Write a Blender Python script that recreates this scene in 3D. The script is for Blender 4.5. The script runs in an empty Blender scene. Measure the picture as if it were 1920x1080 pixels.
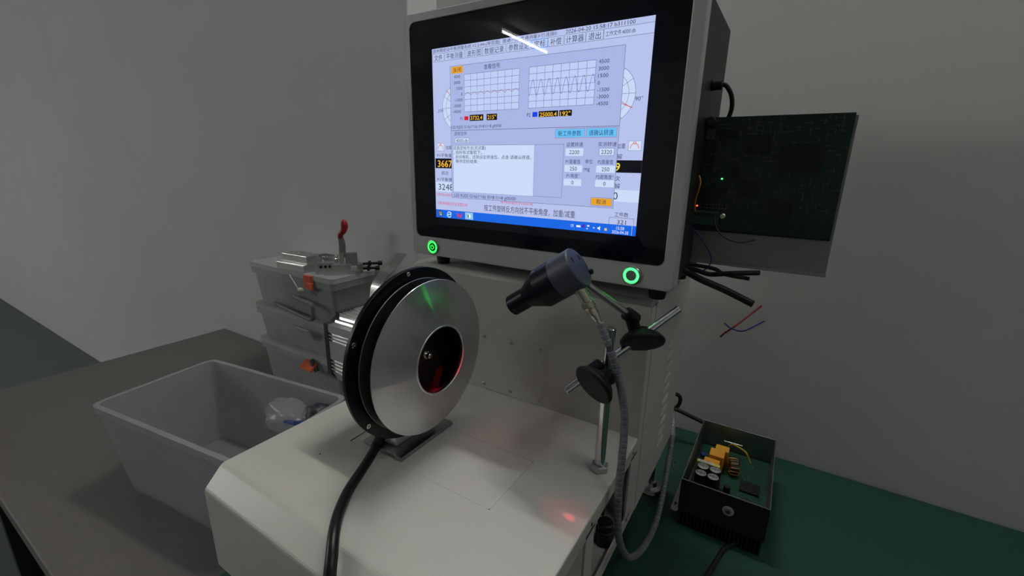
import bpy, bmesh, math, random
from mathutils import Vector, Matrix
random.seed(7)
S = bpy.context.scene
COL = S.collection
PI = math.pi

# ------------------------------------------------------------------ camera
cd = bpy.data.cameras.new('camera'); cam = bpy.data.objects.new('camera', cd); COL.objects.link(cam)
Rr, Ru, Rf = (0.848248, 0.529254, 0.019111), (-0.155752, 0.214812, 0.964156), (-0.506179, 0.82082, -0.264646)
cam.matrix_world = Matrix(((Rr[0], Ru[0], -Rf[0], 0), (Rr[1], Ru[1], -Rf[1], 0), (Rr[2], Ru[2], -Rf[2], .34), (0, 0, 0, 1)))
cd.sensor_width = 36; cd.lens = 830.78 / 1920 * 36; cd.clip_start = .01; cd.clip_end = 60
S.camera = cam

# ------------------------------------------------------------------ world, exposure
w = bpy.data.worlds.new('world'); S.world = w; w.use_nodes = True
w.node_tree.nodes['Background'].inputs[0].default_value = (.5, .55, .6, 1)
w.node_tree.nodes['Background'].inputs[1].default_value = .0
S.view_settings.view_transform = 'Standard'; S.view_settings.look = 'None'
S.view_settings.exposure = 0.0; S.view_settings.gamma = 1.0; S.view_settings.use_curve_mapping = False
CEIL = 2.0
# lamps under the ceiling, the last three added only as fill: centre x, centre y, half length, direction, emission, label
TUBES = [(-3.3, -4.55, .6, 'y', 30, 'bare fluorescent tube far across the room, mirrored in the glossy screen'),
         (-.45, .86, .3, 'x', 130, 'short fluorescent tube above the monitor, close to the back wall'),
         (1.2, .3, .6, 'y', 32, 'bare fluorescent tube above the right end of the bench'),
         (-6.4, -4.0, .6, 'y', 125, 'added fill light tube far to the left, second from the far wall'),
         (-6.2, -3.0, .6, 'y', 125, 'added fill light tube along the far wall of the room'),
         (-4.7, -2.6, .6, 'y', 125, 'added fill light tube left of the boxes, nearest the middle of the room')]
LED_GREEN = 9.0
LASER = 3.2


def lin(c):
    return tuple((v / 255 / 12.92) if v / 255 <= .04045 else ((v / 255 + .055) / 1.055) ** 2.4 for v in c)


# ------------------------------------------------------------------ materials
MATS = {}


def mat(name, col, rough=.5, metal=0.0, noise=0.0, nscale=40, bump=0.0, bscale=400, aniso=0.0, coat=0.0, spec=.5, alpha=1.0, ior=1.45, rvar=0.0):
    if name in MATS: return MATS[name]
    m = bpy.data.materials.new(name); m.use_nodes = True; MATS[name] = m
    nt = m.node_tree; b = nt.nodes['Principled BSDF']
    b.inputs['Base Color'].default_value = (*col, 1); b.inputs['Roughness'].default_value = rough
    b.inputs['Metallic'].default_value = metal; b.inputs['Specular IOR Level'].default_value = spec
    b.inputs['IOR'].default_value = ior; b.inputs['Coat Weight'].default_value = coat
    tc = nt.nodes.new('ShaderNodeTexCoord')
    if noise or rvar:
        n = nt.nodes.new('ShaderNodeTexNoise'); n.inputs['Scale'].default_value = nscale; n.inputs['Detail'].default_value = 5
        nt.links.new(tc.outputs['Object'], n.inputs['Vector'])
    if noise:
        mr = nt.nodes.new('ShaderNodeMix'); mr.data_type = 'RGBA'
        mr.inputs[6].default_value = (*[max(0, c * (1 - noise)) for c in col], 1); mr.inputs[7].default_value = (*[min(1, c * (1 + noise)) for c in col], 1)
        nt.links.new(n.outputs['Fac'], mr.inputs[0]); nt.links.new(mr.outputs[2], b.inputs['Base Color'])
    if rvar:
        mp = nt.nodes.new('ShaderNodeMapRange'); mp.inputs[3].default_value = rough - rvar; mp.inputs[4].default_value = rough + rvar
        nt.links.new(n.outputs['Fac'], mp.inputs[0]); nt.links.new(mp.outputs[0], b.inputs['Roughness'])
    if bump:
        n2 = nt.nodes.new('ShaderNodeTexNoise'); n2.inputs['Scale'].default_value = bscale; n2.inputs['Detail'].default_value = 3
        nt.links.new(tc.outputs['Object'], n2.inputs['Vector'])
        bp = nt.nodes.new('ShaderNodeBump'); bp.inputs['Strength'].default_value = bump; bp.inputs['Distance'].default_value = .0005
        nt.links.new(n2.outputs['Fac'], bp.inputs['Height']); nt.links.new(bp.outputs['Normal'], b.inputs['Normal'])
    if aniso:
        b.inputs['Anisotropic'].default_value = aniso
        t = nt.nodes.new('ShaderNodeTangent'); t.direction_type = 'RADIAL'; t.axis = 'X'
        nt.links.new(t.outputs[0], b.inputs['Tangent'])
    return m


def emit(name, col, strength=1.0):
    if name in MATS: return MATS[name]
    m = bpy.data.materials.new(name); m.use_nodes = True; MATS[name] = m
    nt = m.node_tree; nt.nodes.clear()
    o = nt.nodes.new('ShaderNodeOutputMaterial'); e = nt.nodes.new('ShaderNodeEmission')
    e.inputs[0].default_value = (*col, 1); e.inputs[1].default_value = strength
    nt.links.new(e.outputs[0], o.inputs[0])
    return m


def clear_plastic(name, col, dens, rough=.25):
    """milky translucent plastic: part see-through, part scattering"""
    if name in MATS: return MATS[name]
    m = bpy.data.materials.new(name); m.use_nodes = True; MATS[name] = m
    nt = m.node_tree; nt.nodes.clear()
    o = nt.nodes.new('ShaderNodeOutputMaterial'); tr = nt.nodes.new('ShaderNodeBsdfTransparent')
    p = nt.nodes.new('ShaderNodeBsdfPrincipled'); p.inputs['Base Color'].default_value = (*col, 1); p.inputs['Roughness'].default_value = rough
    mx = nt.nodes.new('ShaderNodeMixShader'); n = nt.nodes.new('ShaderNodeTexNoise'); n.inputs['Scale'].default_value = 14
    tc = nt.nodes.new('ShaderNodeTexCoord'); nt.links.new(tc.outputs['Object'], n.inputs['Vector'])
    mp = nt.nodes.new('ShaderNodeMapRange'); mp.inputs[3].default_value = dens - .08; mp.inputs[4].default_value = dens + .08
    nt.links.new(n.outputs['Fac'], mp.inputs[0]); nt.links.new(mp.outputs[0], mx.inputs[0])
    tr.inputs[0].default_value = (.97, .98, 1, 1)
    nt.links.new(tr.outputs[0], mx.inputs[1]); nt.links.new(p.outputs[0], mx.inputs[2]); nt.links.new(mx.outputs[0], o.inputs[0])
    return m


def glass_sheet(name):
    if name in MATS: return MATS[name]
    m = bpy.data.materials.new(name); m.use_nodes = True; MATS[name] = m
    nt = m.node_tree; nt.nodes.clear()
    o = nt.nodes.new('ShaderNodeOutputMaterial'); tr = nt.nodes.new('ShaderNodeBsdfTransparent'); g = nt.nodes.new('ShaderNodeBsdfGlossy')
    g.inputs['Roughness'].default_value = 0.015; f = nt.nodes.new('ShaderNodeFresnel'); f.inputs[0].default_value = 1.5
    mx = nt.nodes.new('ShaderNodeMixShader'); nt.links.new(f.outputs[0], mx.inputs[0])
    nt.links.new(tr.outputs[0], mx.inputs[1]); nt.links.new(g.outputs[0], mx.inputs[2]); nt.links.new(mx.outputs[0], o.inputs[0])
    return m


paint = mat('machine_paint_shaded', (.50, .50, .465), .42, noise=.03, nscale=9, bump=.12, bscale=900, spec=.5)  # same paint as the bed, darkened for the shade on the tower
bedpaint = mat('bed_paint', (.67, .665, .62), .36, noise=.03, nscale=9, bump=.10, bscale=900, spec=.6)
frame_paint = mat('monitor_paint', (.49, .505, .49), .38, noise=.02, bump=.1, bscale=900)
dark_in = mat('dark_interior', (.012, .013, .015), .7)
wallm = mat('wall_paint', (.66, .66, .66), .8, noise=.05, nscale=3, bump=.15, bscale=120)
ceilm = mat('ceiling_paint', (.6, .6, .58), .9, noise=.03, nscale=2)
floorm = mat('floor_paint', (.10, .13, .12), .6, noise=.15, nscale=4)
greenm = mat('green_mat', (.007, .052, .038), .62, noise=.18, nscale=90, bump=.25, bscale=600)
woodm = mat('bench_board', (.16, .15, .14), .6, noise=.1)
blackp = mat('black_plastic', (.006, .0068, .0070), .42, bump=.2, bscale=1500, spec=.35)
blackt = mat('black_textured_plastic', (.006, .0068, .0068), .42, bump=.9, bscale=1100, spec=.35)
blackan = mat('black_anodised', (.006, .008, .014), .33, spec=.2, bump=.05, bscale=2500)
blackring = mat('black_flange_coat', (.003, .005, .008), .34, noise=.1, spec=.35)
rubber = mat('black_rubber', (.008, .008, .009), .5)
sleeve = mat('black_sleeve', (.005, .006, .007), .38, noise=.2, nscale=60, bump=.3, bscale=300)
alu = mat('brushed_aluminium', (.70, .71, .69), .32, 1.0, aniso=.82, noise=.05, nscale=25, rvar=.05)
nt = alu.node_tree; b_ = nt.nodes['Principled BSDF']; g_ = nt.nodes.new('ShaderNodeBsdfAnisotropic'); g_.inputs['Color'].default_value = (.70, .71, .69, 1)
g_.inputs['Roughness'].default_value = .17; g_.inputs['Anisotropy'].default_value = .75; nt.links.new(nt.nodes['Tangent'].outputs[0], g_.inputs['Tangent'])
# turning marks: colour varies with the distance from the axis (thing origin at y = axis, .1148 below it)
tc_ = nt.nodes.new('ShaderNodeTexCoord'); sx_ = nt.nodes.new('ShaderNodeSeparateXYZ'); nt.links.new(tc_.outputs['Object'], sx_.inputs[0])


def math_(op, a, b=None):
    q = nt.nodes.new('ShaderNodeMath'); q.operation = op
    for i_, v_ in ((0, a), (1, b)):
        if v_ is None: continue
        if isinstance(v_, (int, float)): q.inputs[i_].default_value = v_
        else: nt.links.new(v_, q.inputs[i_])
    return q.outputs[0]


rad_ = math_('SQRT', math_('ADD', math_('POWER', sx_.outputs[1], 2.0), math_('POWER', math_('SUBTRACT', sx_.outputs[2], .1148), 2.0)))
n1_ = nt.nodes.new('ShaderNodeTexNoise'); n1_.noise_dimensions = '1D'; n1_.inputs['Scale'].default_value = 700; n1_.inputs['Detail'].default_value = 6; nt.links.new(rad_, n1_.inputs['W'])
cr_ = nt.nodes.new('ShaderNodeMapRange'); cr_.inputs[1].default_value = .3; cr_.inputs[2].default_value = .7; cr_.inputs[3].default_value = .59; cr_.inputs[4].default_value = .635; nt.links.new(n1_.outputs['Fac'], cr_.inputs[0])
nt.links.new(cr_.outputs[0], b_.inputs['Base Color']); nt.links.new(cr_.outputs[0], g_.inputs['Color'])
m_ = nt.nodes.new('ShaderNodeMixShader'); m_.inputs[0].default_value = .35
nt.links.new(b_.outputs[0], m_.inputs[1]); nt.links.new(g_.outputs[0], m_.inputs[2]); nt.links.new(m_.outputs[0], nt.nodes['Material Output'].inputs[0])
alud = mat('aluminium_plate_dull', (.27, .26, .25), .42, 1.0, aniso=.5, noise=.06, nscale=30)
alup = mat('aluminium_extrusion', (.70, .70, .69), .30, 1.0, noise=.05, nscale=60)
alub = mat('aluminium_block', (.62, .62, .60), .34, 1.0, noise=.06, nscale=50, rvar=.05)
chrome = mat('chrome', (.72, .72, .72), .07, 1.0)
nickel = mat('nickel', (.62, .58, .50), .22, 1.0, noise=.04, nscale=200)
steel = mat('steel', (.45, .45, .44), .32, 1.0, noise=.1, nscale=120)
whitep = mat('white_block', (.66, .67, .70), .5, noise=.03)
orangep = mat('orange_plastic', (.62, .10, .025), .45)
redp = mat('red_rubber_grip', (.33, .012, .016), .35)
ppl = clear_plastic('milky_plastic', (.60, .63, .65), .42)
ppl2 = clear_plastic('milky_plastic_lid', (.60, .63, .64), .70)
bagm = clear_plastic('clear_bag', (.55, .57, .58), .35, .2)
hosem = mat('spiral_sleeve', (.17, .18, .21), .35, noise=.15, nscale=60, spec=.6)
psu_in = mat('psu_sheet_metal', (.36, .36, .35), .38, 1.0, noise=.1, nscale=60)
psu_blk = mat('psu_black', (.016, .018, .019), .5, noise=.15, nscale=80)
pcbm = mat('pcb_green', (.012, .060, .036), .4, noise=.25, nscale=120)
pcbd = mat('pcb_dark_green', (.006, .028, .022), .35, noise=.3, nscale=160)
chipm = mat('chip_black', (.010, .010, .011), .4)
solder = mat('solder', (.55, .57, .55), .3, .8)
yellowc = mat('amber_film_capacitor', (.72, .33, .035), .45, noise=.05)
labelw = mat('paper_label', (.62, .62, .56), .6)
labely = mat('yellow_tape', (.50, .50, .12), .5)
ink = mat('black_ink', (.02, .02, .02), .7)
blue_ins = mat('blue_insulation', (.015, .03, .16), .4)
orange_ins = mat('orange_insulation', (.75, .30, .06), .4)
brown_ins = mat('brown_insulation', (.035, .022, .016), .45)
red_ins = mat('red_insulation', (.20, .012, .02), .45)
bluebox = mat('blue_print_card', (.02, .05, .22), .5, noise=.2, nscale=30)
housing = mat('monitor_housing', (.013, .0135, .0145), .5, noise=.08, nscale=30)
bezelm = mat('bezel_glow_tint', (.005, .009, .030), .3, spec=.2)  # black bezel tinted navy for the glow of the screen


# ------------------------------------------------------------------ mesh builder
class MB:
    def __init__(self): self.bm = bmesh.new()

    def _add(self, vs, fs, smooth=False):
        v = [self.bm.verts.new(p) for p in vs]
        for f in fs:
            try:
                q = self.bm.faces.new([v[i] for i in f]); q.smooth = smooth
            except ValueError:
                pass
        return v

    def box(self, a, b, bev=0.0, seg=2):
        t = bmesh.new(); bmesh.ops.create_cube(t, size=1)
        sc = [abs(b[i] - a[i]) for i in range(3)]; c = [(a[i] + b[i]) / 2 for i in range(3)]
        bmesh.ops.scale(t, vec=sc, verts=t.verts); bmesh.ops.translate(t, vec=c, verts=t.verts)
        if bev:
            bmesh.ops.bevel(t, geom=t.edges[:], offset=min(bev, min(sc) * .49), segments=seg, affect='EDGES', profile=.5)
        self.merge(t); return self

    def merge(self, t, M=None, smooth=None):
        if M is not None: bmesh.ops.transform(t, matrix=M, verts=t.verts)
        me = bpy.data.meshes.new('tmp'); t.to_mesh(me); t.free(); self.bm.from_mesh(me); bpy.data.meshes.remove(me); return self

    def obox(self, c, ax, ay, az, h, bev=0.0):
        """box centred at c with unit axes and half sizes h"""
        t = bmesh.new(); bmesh.ops.create_cube(t, size=2); bmesh.ops.scale(t, vec=h, verts=t.verts)
        if bev: bmesh.ops.bevel(t, geom=t.edges[:], offset=bev, segments=2, affect='EDGES', profile=.5)
        M = Matrix(((ax[0], ay[0], az[0], c[0]), (ax[1], ay[1], az[1], c[1]), (ax[2], ay[2], az[2], c[2]), (0, 0, 0, 1)))
        self.merge(t, M); return self

    def lathe(self, prof, o, ax, n=48, smooth=True, sharp=35):
        """profile of (t along axis, radius) revolved about the axis"""
        o = Vector(o); ax = Vector(ax).normalized(); u = ax.orthogonal().normalized(); v = ax.cross(u)
        rings = []
        for t, r in prof:
            if r < 1e-7: rings.append([self.bm.verts.new(o + ax * t)])
            else: rings.append([self.bm.verts.new(o + ax * t + (u * math.cos(2 * PI * k / n) + v * math.sin(2 * PI * k / n)) * r) for k in range(n)])
        for i in range(len(rings) - 1):
            A, B = rings[i], rings[i + 1]
            for k in range(n):
                k2 = (k + 1) % n
                if len(A) == 1 and len(B) == 1: continue
                f = [A[0], B[k2], B[k]] if len(A) == 1 else ([A[k], A[k2], B[0]] if len(B) == 1 else [A[k], A[k2], B[k2], B[k]])
                try: self.bm.faces.new(f).smooth = smooth
                except ValueError: pass
        if smooth:
            for i in range(1, len(prof) - 1):
                d0 = math.atan2(prof[i][1] - prof[i - 1][1], prof[i][0] - prof[i - 1][0]); d1 = math.atan2(prof[i + 1][1] - prof[i][1], prof[i + 1][0] - prof[i][0])
                d = abs((d1 - d0 + PI) % (2 * PI) - PI)
                if d > math.radians(sharp) and len(rings[i]) > 1:
                    for k in range(n):
                        e = self.bm.edges.get((rings[i][k], rings[i][(k + 1) % n]))
                        if e: e.smooth = False
        return self

    def cyl(self, a, b, r, n=24, r2=None, ch=0.0):
        a, b = Vector(a), Vector(b); L = (b - a).length; r2 = r if r2 is None else r2
        pr = [(0, 0), (0, r - ch), (ch, r), (L - ch, r2), (L, r2 - ch), (L, 0)] if ch else [(0, 0), (0, r), (L, r2), (L, 0)]
        return self.lathe(pr, a, b - a, n)

    def prism(self, poly, d, o=(0, 0, 0), u=(1, 0, 0), v=(0, 1, 0), smooth=False):
        """polygon in the u,v plane pushed along d"""
        o, u, v, d = Vector(o), Vector(u), Vector(v), Vector(d)
        a = [self.bm.verts.new(o + u * p[0] + v * p[1]) for p in poly]; b = [self.bm.verts.new(q.co + d) for q in a]
        n = len(a); self.bm.faces.new(a[::-1]); self.bm.faces.new(b)
        for i in range(n):
            self.bm.faces.new([a[i], a[(i + 1) % n], b[(i + 1) % n], b[i]]).smooth = smooth
        return self

    def tube(self, pts, r, n=12, sub=8, rf=None, cap=True):
        P = spline(pts, sub); L = [0]
        for i in range(1, len(P)): L.append(L[-1] + (P[i] - P[i - 1]).length)
        T = [(P[min(i + 1, len(P) - 1)] - P[max(i - 1, 0)]).normalized() for i in range(len(P))]
        u = T[0].orthogonal().normalized(); rings = []
        for i, p in enumerate(P):
            u = (u - T[i] * u.dot(T[i])).normalized(); v = T[i].cross(u); rr = rf(L[i], L[-1]) if rf else r
            rings.append([self.bm.verts.new(p + (u * math.cos(2 * PI * k / n) + v * math.sin(2 * PI * k / n)) * rr) for k in range(n)])
        for i in range(len(rings) - 1):
            for k in range(n):
                self.bm.faces.new([rings[i][k], rings[i][(k + 1) % n], rings[i + 1][(k + 1) % n], rings[i + 1][k]]).smooth = True
        if cap: self.bm.faces.new(rings[0][::-1]); self.bm.faces.new(rings[-1])
        return self

    def ball(self, c, r, sc=(1, 1, 1), n=16):
        t = bmesh.new(); bmesh.ops.create_uvsphere(t, u_segments=n, v_segments=n // 2 + 1, radius=r); bmesh.ops.scale(t, vec=sc, verts=t.verts)
        bmesh.ops.translate(t, vec=c, verts=t.verts)
        for f in t.faces: f.smooth = True
        return self.merge(t)

    def build(self, name, m, parent=None, kind=None, **kw):
        bmesh.ops.recalc_face_normals(self.bm, faces=self.bm.faces[:])
        org = parent.matrix_basis.translation.copy() if parent is not None and parent.parent is None else (parent.parent.matrix_basis.translation.copy() if parent is not None else Vector((0, 0, 0)))
        bmesh.ops.translate(self.bm, vec=-org, verts=self.bm.verts)
        me = bpy.data.meshes.new(name); self.bm.to_mesh(me); self.bm.free(); me.materials.append(m)
        o = bpy.data.objects.new(name, me); COL.objects.link(o)
        if parent is not None: o.parent = parent
        if kind: o['kind'] = kind
        for k, v in kw.items(): o[k] = v
        return o


def spline(pts, sub):
    P = [Vector(p) for p in pts]
    if len(P) < 3: return P
    out = []
    for i in range(len(P) - 1):
        p0 = P[i - 1] if i else P[0] * 2 - P[1]; p1, p2 = P[i], P[i + 1]; p3 = P[i + 2] if i + 2 < len(P) else P[-1] * 2 - P[-2]
        for k in range(sub):
            t = k / sub
            out.append(.5 * ((2 * p1) + (p2 - p0) * t + (2 * p0 - 5 * p1 + 4 * p2 - p3) * t * t + (3 * p1 - p0 - 3 * p2 + p3) * t ** 3))
    out.append(P[-1]); return out


def tag(o, label=None, cat=None, group=None, kind=None):
    if label: o['label'] = label
    if cat: o['category'] = cat
    if group: o['group'] = group
    if kind: o['kind'] = kind
    return o


def thing(name, label, cat, loc, group=None):
    o = bpy.data.objects.new(name, None); o.empty_display_size = .02; COL.objects.link(o); o.location = loc
    return tag(o, label, cat, group)


def dup(o, name, parent, loc):
    """a copy of a small piece sharing its mesh, moved to loc (world) inside the thing"""
    c = o.copy(); COL.objects.link(c); c.parent = parent; c.location = loc; return c


def rrect(x0, y0, x1, y1, r, n=6):
    out = []
    for cx, cy, a in ((x1 - r, y1 - r, 0), (x0 + r, y1 - r, 90), (x0 + r, y0 + r, 180), (x1 - r, y0 + r, 270)):
        for k in range(n + 1):
            t = math.radians(a + 90 * k / n); out.append((cx + r * math.cos(t), cy + r * math.sin(t)))
    return out


def struct(o): o['kind'] = 'structure'; return o


# ================================================================== the room
struct(MB().box((-7, -7, -1.05), (3, 1.3, -1.0)).build('floor', floorm))
struct(MB().box((-7, -7, CEIL), (3, 1.3, CEIL + .05)).build('ceiling', ceilm))
struct(MB().box((-.86, .99, -1.0), (3, 1.09, CEIL)).build('wall_back', mat('wall_white', (.64, .64, .625), .8, noise=.04, nscale=3, bump=.15, bscale=120)))
struct(MB().box((-7, .885, -1.0), (-.856, 1.09, CEIL), .004).build('wall_left', wallm))
struct(MB().box((2.9, -7, -1.0), (3, .99, CEIL)).build('wall_right', wallm))
struct(MB().box((-7, -7, -1.0), (2.9, -6.9, CEIL)).build('wall_front', wallm))
struct(MB().box((-7, -6.9, -1.0), (-6.9, .885, CEIL)).build('wall_far', wallm))

fixm = mat('lamp_housing', (.7, .7, .68), .5)
for tx, ty, hl, ax_, stg, lab in TUBES:
    t = thing('tube_light', lab, 'ceiling light', (tx, ty, CEIL), 'tube lights on the ceiling')
    ex = (hl, 0) if ax_ == 'x' else (0, hl); px = (0, 1) if ax_ == 'x' else (1, 0); un = (1, 0) if ax_ == 'x' else (0, 1)

    def bx_(c, along, across, z0, z1): return MB().box((c[0] - un[0] * along - px[0] * across, c[1] - un[1] * along - px[1] * across, z0), (c[0] + un[0] * along + px[0] * across, c[1] + un[1] * along + px[1] * across, z1), .003)
    bx_((tx, ty), hl + .02, .025, CEIL - .055, CEIL).build('housing', fixm, t)
    MB().cyl((tx - ex[0], ty - ex[1], CEIL - .085), (tx + ex[0], ty + ex[1], CEIL - .085), .015, 16).build('tube', emit('fluorescent_tube_%d' % stg, (1, .985, .95), stg), t)
    for s in (-1, 1): bx_((tx + s * ex[0], ty + s * ex[1]), .012, .016, CEIL - .104, CEIL - .05).build('lamp_holder', fixm, t)

# bench with its green mat, and a lower side table for the boxes
t = thing('workbench', 'grey workbench under the white machine, topped by a green mat', 'workbench', (.2, .5, -1.0))
MB().box((-.62, .06, -.275), (1.6, .985, -.243), .003).build('bench_top', woodm, t)
for x, y in ((-.56, .12), (1.54, .12), (-.56, .92), (1.54, .92)):
    MB().box((x - .03, y - .03, -1.0), (x + .03, y + .03, -.275), .003).build('leg', psu_blk, t)
tag(MB().box((-.62, .06, -.243), (1.6, .985, -.24), .001).build('bench_mat', greenm), 'dark green anti static mat covering the workbench', 'mat')
t = thing('side_table', 'low dark table under the clear storage boxes', 'table', (-1.3, .5, -1.0))
MB().box((-2.0, .10, -.395), (-.66, .88, -.36), .003).build('tabletop', woodm, t)
for x, y in ((-1.94, .16), (-.72, .16), (-1.94, .82), (-.72, .82)):
    MB().box((x - .025, y - .025, -1.0), (x + .025, y + .025, -.395), .003).build('leg', psu_blk, t)

# ================================================================== the balancing machine
XL, XR, YC = -.517, -.1229, .5202
mach = thing('balancing_machine', 'off-white balancing machine cabinet with flat bed, tower and cut-out side frame', 'machine', (-.32, .45, -.24))
# bed top with a rectangular hole for the slot cover
HX0, HX1, HY0, HY1 = -.4287, -.2143, .3118, .4040
g = .0003
mb = MB(); th = .004
xs = [XL, HX0 - g, HX1 + g, XR - .002]; ys = [.206, HY0 - g, HY1 + g, YC]
for i in range(3):
    for j in range(3):
        if i == 1 and j == 1: continue
        x0, x1, y0, y1 = xs[i], xs[i + 1], ys[j], ys[j + 1]
        mb._add([(x0, y0, 0), (x1, y0, 0), (x1, y1, 0), (x0, y1, 0)], [(0, 1, 2, 3)])
# hole walls
a = [(HX0 - g, HY0 - g), (HX1 + g, HY0 - g), (HX1 + g, HY1 + g), (HX0 - g, HY1 + g)]
for i in range(4):
    p, q = a[i], a[(i + 1) % 4]
    mb._add([(p[0], p[1], 0), (q[0], q[1], 0), (q[0], q[1], -th), (p[0], p[1], -th)], [(0, 1, 2, 3)])
mb._add([(p[0], p[1], -th) for p in a], [(0, 1, 2, 3)])
# rounded front fold, sloping apron and rounded right edge
fold = [(.206, 0), (.2035, -.0003), (.201, -.0012), (.199, -.0026), (.1815, -.0200), (.1802, -.0218), (.1794, -.0240), (.1792, -.0265), (.1792, -.128)]
for i in range(len(fold) - 1):
    (y0, z0), (y1, z1) = fold[i], fold[i + 1]
    mb._add([(XL, y0, z0), (XR - .002, y0, z0), (XR - .002, y1, z1), (XL, y1, z1)], [(0, 1, 2, 3)], True)
ed = [(XR - .002, 0), (XR - .0009, -.0003), (XR - .0003, -.0009), (XR, -.002), (XR, -.0034)]
for i in range(len(ed) - 1):
    (x0, z0), (x1, z1) = ed[i], ed[i + 1]
    mb._add([(x0, .206, z0), (x1, .206, z1), (x1, YC, z1), (x0, YC, z0)], [(0, 1, 2, 3)], True)
mb._add([(XL, .206, 0), (XL, YC, 0), (XL, YC, -.128), (XL, .206, -.128)], [(0, 1, 2, 3)])
bed = mb.build('bed_plate', bedpaint, mach)
MB().prism(rrect(HX0, HY0, HX1, HY1, .003), (0, 0, -.0036), (0, 0, -.0001)).build('slot_cover', bedpaint, mach)
MB().box((-.4296, .3125, -.0030), (-.4284, .3370, .00012)).build('cable_slot', dark_in, mach)
MB().cyl((-.4374, .2741, -.001), (-.4374, .2741, .0001), .0011, 12).build('pin_hole', dark_in, mach)
# side frame: rails and posts, holes for screws
mb = MB(); sx = XR - .0025
mb.box((sx, .180, -.0215), (XR, .545, -.0034))
mb.box((sx, .180, -.128), (XR, .545, -.112))
for y0, y1 in ((.180, .212), (.3505, .3735), (.497, .5395)): mb.box((sx, y0, -.115), (XR, y1, -.018))
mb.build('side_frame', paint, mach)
for y, z in ((.5039, -.0120), (.3645, -.0125), (.5064, -.1185), (.21, -.012)):
    MB().cyl((XR - .0005, y, z), (XR + .0003, y, z), .0022, 12).build('screw_hole', dark_in, mach)
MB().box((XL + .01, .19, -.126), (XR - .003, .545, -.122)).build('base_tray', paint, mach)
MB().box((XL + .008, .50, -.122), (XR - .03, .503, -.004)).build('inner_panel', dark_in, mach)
mb = MB().cyl((-.137, .459, -.122), (-.137, .459, -.100), .0115, 24, ch=.001); mb.cyl((-.137, .459, -.104), (-.137, .459, -.090), .0100, 24, ch=.0015)
mb.build('rubber_buffer', rubber, mach)
# tower: front sheet with rounded top, seam, side panel with louvers
mb = MB()
prof = [(YC, -.128), (YC, .1795)] + [(YC + .0075 * (1 - math.cos(math.radians(k * 15))), .1795 + .0075 * math.sin(math.radians(k * 15))) for k in range(1, 7)] + [(.755, .187), (.755, -.128)]
TX0, TX1 = -.5090, -.1238
n = len(prof)
va = [(TX0, p[0], p[1]) for p in prof]; vb = [(TX1, p[0], p[1]) for p in prof]
mb._add(va + vb, [tuple(range(n)), tuple(range(2 * n - 1, n - 1, -1))] + [(i, (i + 1) % n, n + (i + 1) % n, n + i) for i in range(n)])
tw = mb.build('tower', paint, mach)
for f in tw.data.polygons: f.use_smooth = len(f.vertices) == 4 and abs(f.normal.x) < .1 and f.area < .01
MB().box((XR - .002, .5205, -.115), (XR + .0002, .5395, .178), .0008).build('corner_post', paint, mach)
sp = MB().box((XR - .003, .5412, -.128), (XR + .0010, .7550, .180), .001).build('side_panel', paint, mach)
lv = None
for k in range(10):
    z = .083 - k * .0188
    if lv is None:
        mb = MB(); mb.ball((XR + .0004, .664, z), .0075, (.42, 2.9, 1.0), 20); lv = mb.build('louver', paint, sp)
        z0 = z
    else:
        dup(lv, 'louver', sp, (0, 0, z - z0))
for y, z in ((.7285, .166), (.5485, .0), (.748, .04)):
    MB().ball((XR + .001, y, z), .0022, (.5, 1, 1), 10).build('screw', steel, mach)
MB().box((XL + .03, .22, -.150), (XR - .012, .745, -.128)).build('base_frame', dark_in, mach)
for x, y in ((-.142, .738), (-.142, .235), (-.49, .738), (-.49, .235)):
    mb = MB().lathe([(0, 0), (0, .019), (.004, .021), (.010, .019), (.013, .011), (.02, .008), (.02, 0)], (x, y, -.24), (0, 0, 1), 28)
    mb.cyl((x, y, -.222), (x, y, -.148), .005, 14); mb.build('levelling_foot', steel, mach)
# cover plate with six screws
PX0, PX1, PZ0, PZ1 = -.3735, -.2643, .0030, .0955
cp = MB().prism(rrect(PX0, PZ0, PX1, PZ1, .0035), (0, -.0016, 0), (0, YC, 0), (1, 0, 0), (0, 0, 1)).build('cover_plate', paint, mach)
sc0 = None
for x in (PX0 + .0055, (PX0 + PX1) / 2, PX1 - .0055):
    for z in (PZ0 + .0065, PZ1 - .0065):
        if sc0 is None:
            mb = MB().lathe([(-.0002, .0030), (.0006, .0029), (.0014, .0022), (.0017, .0012), (.0008, .0011), (.0006, 0)], (x, YC - .0016, z), (0, -1, 0), 18)
            sc0 = mb.build('screw', steel, cp); s0 = (x, z)
        else: dup(sc0, 'screw', cp, (x - s0[0], 0, z - s0[1]))

# ================================================================== the monitor
MX0, MX1, MZ0, MZ1, MY = -.5015, -.0990, .2040, .5405, .5100
mon = thing('industrial_monitor', 'large grey framed touch screen computer standing on the tower', 'monitor', (-.30, .6, .187))
GX0, GX1, GZ0, GZ1 = -.4920, -.1115, .2322, .5302
# front frame: outer rounded, with a rounded window for the glass
outer = rrect(MX0, MZ0, MX1, MZ1, .0075, 8); inner = rrect(GX0, GZ0, GX1, GZ1, .0105, 8)
mb = MB(); N = len(outer)


def ringv(poly, y): return [mb.bm.verts.new((p[0], y, p[1])) for p in poly]


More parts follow.
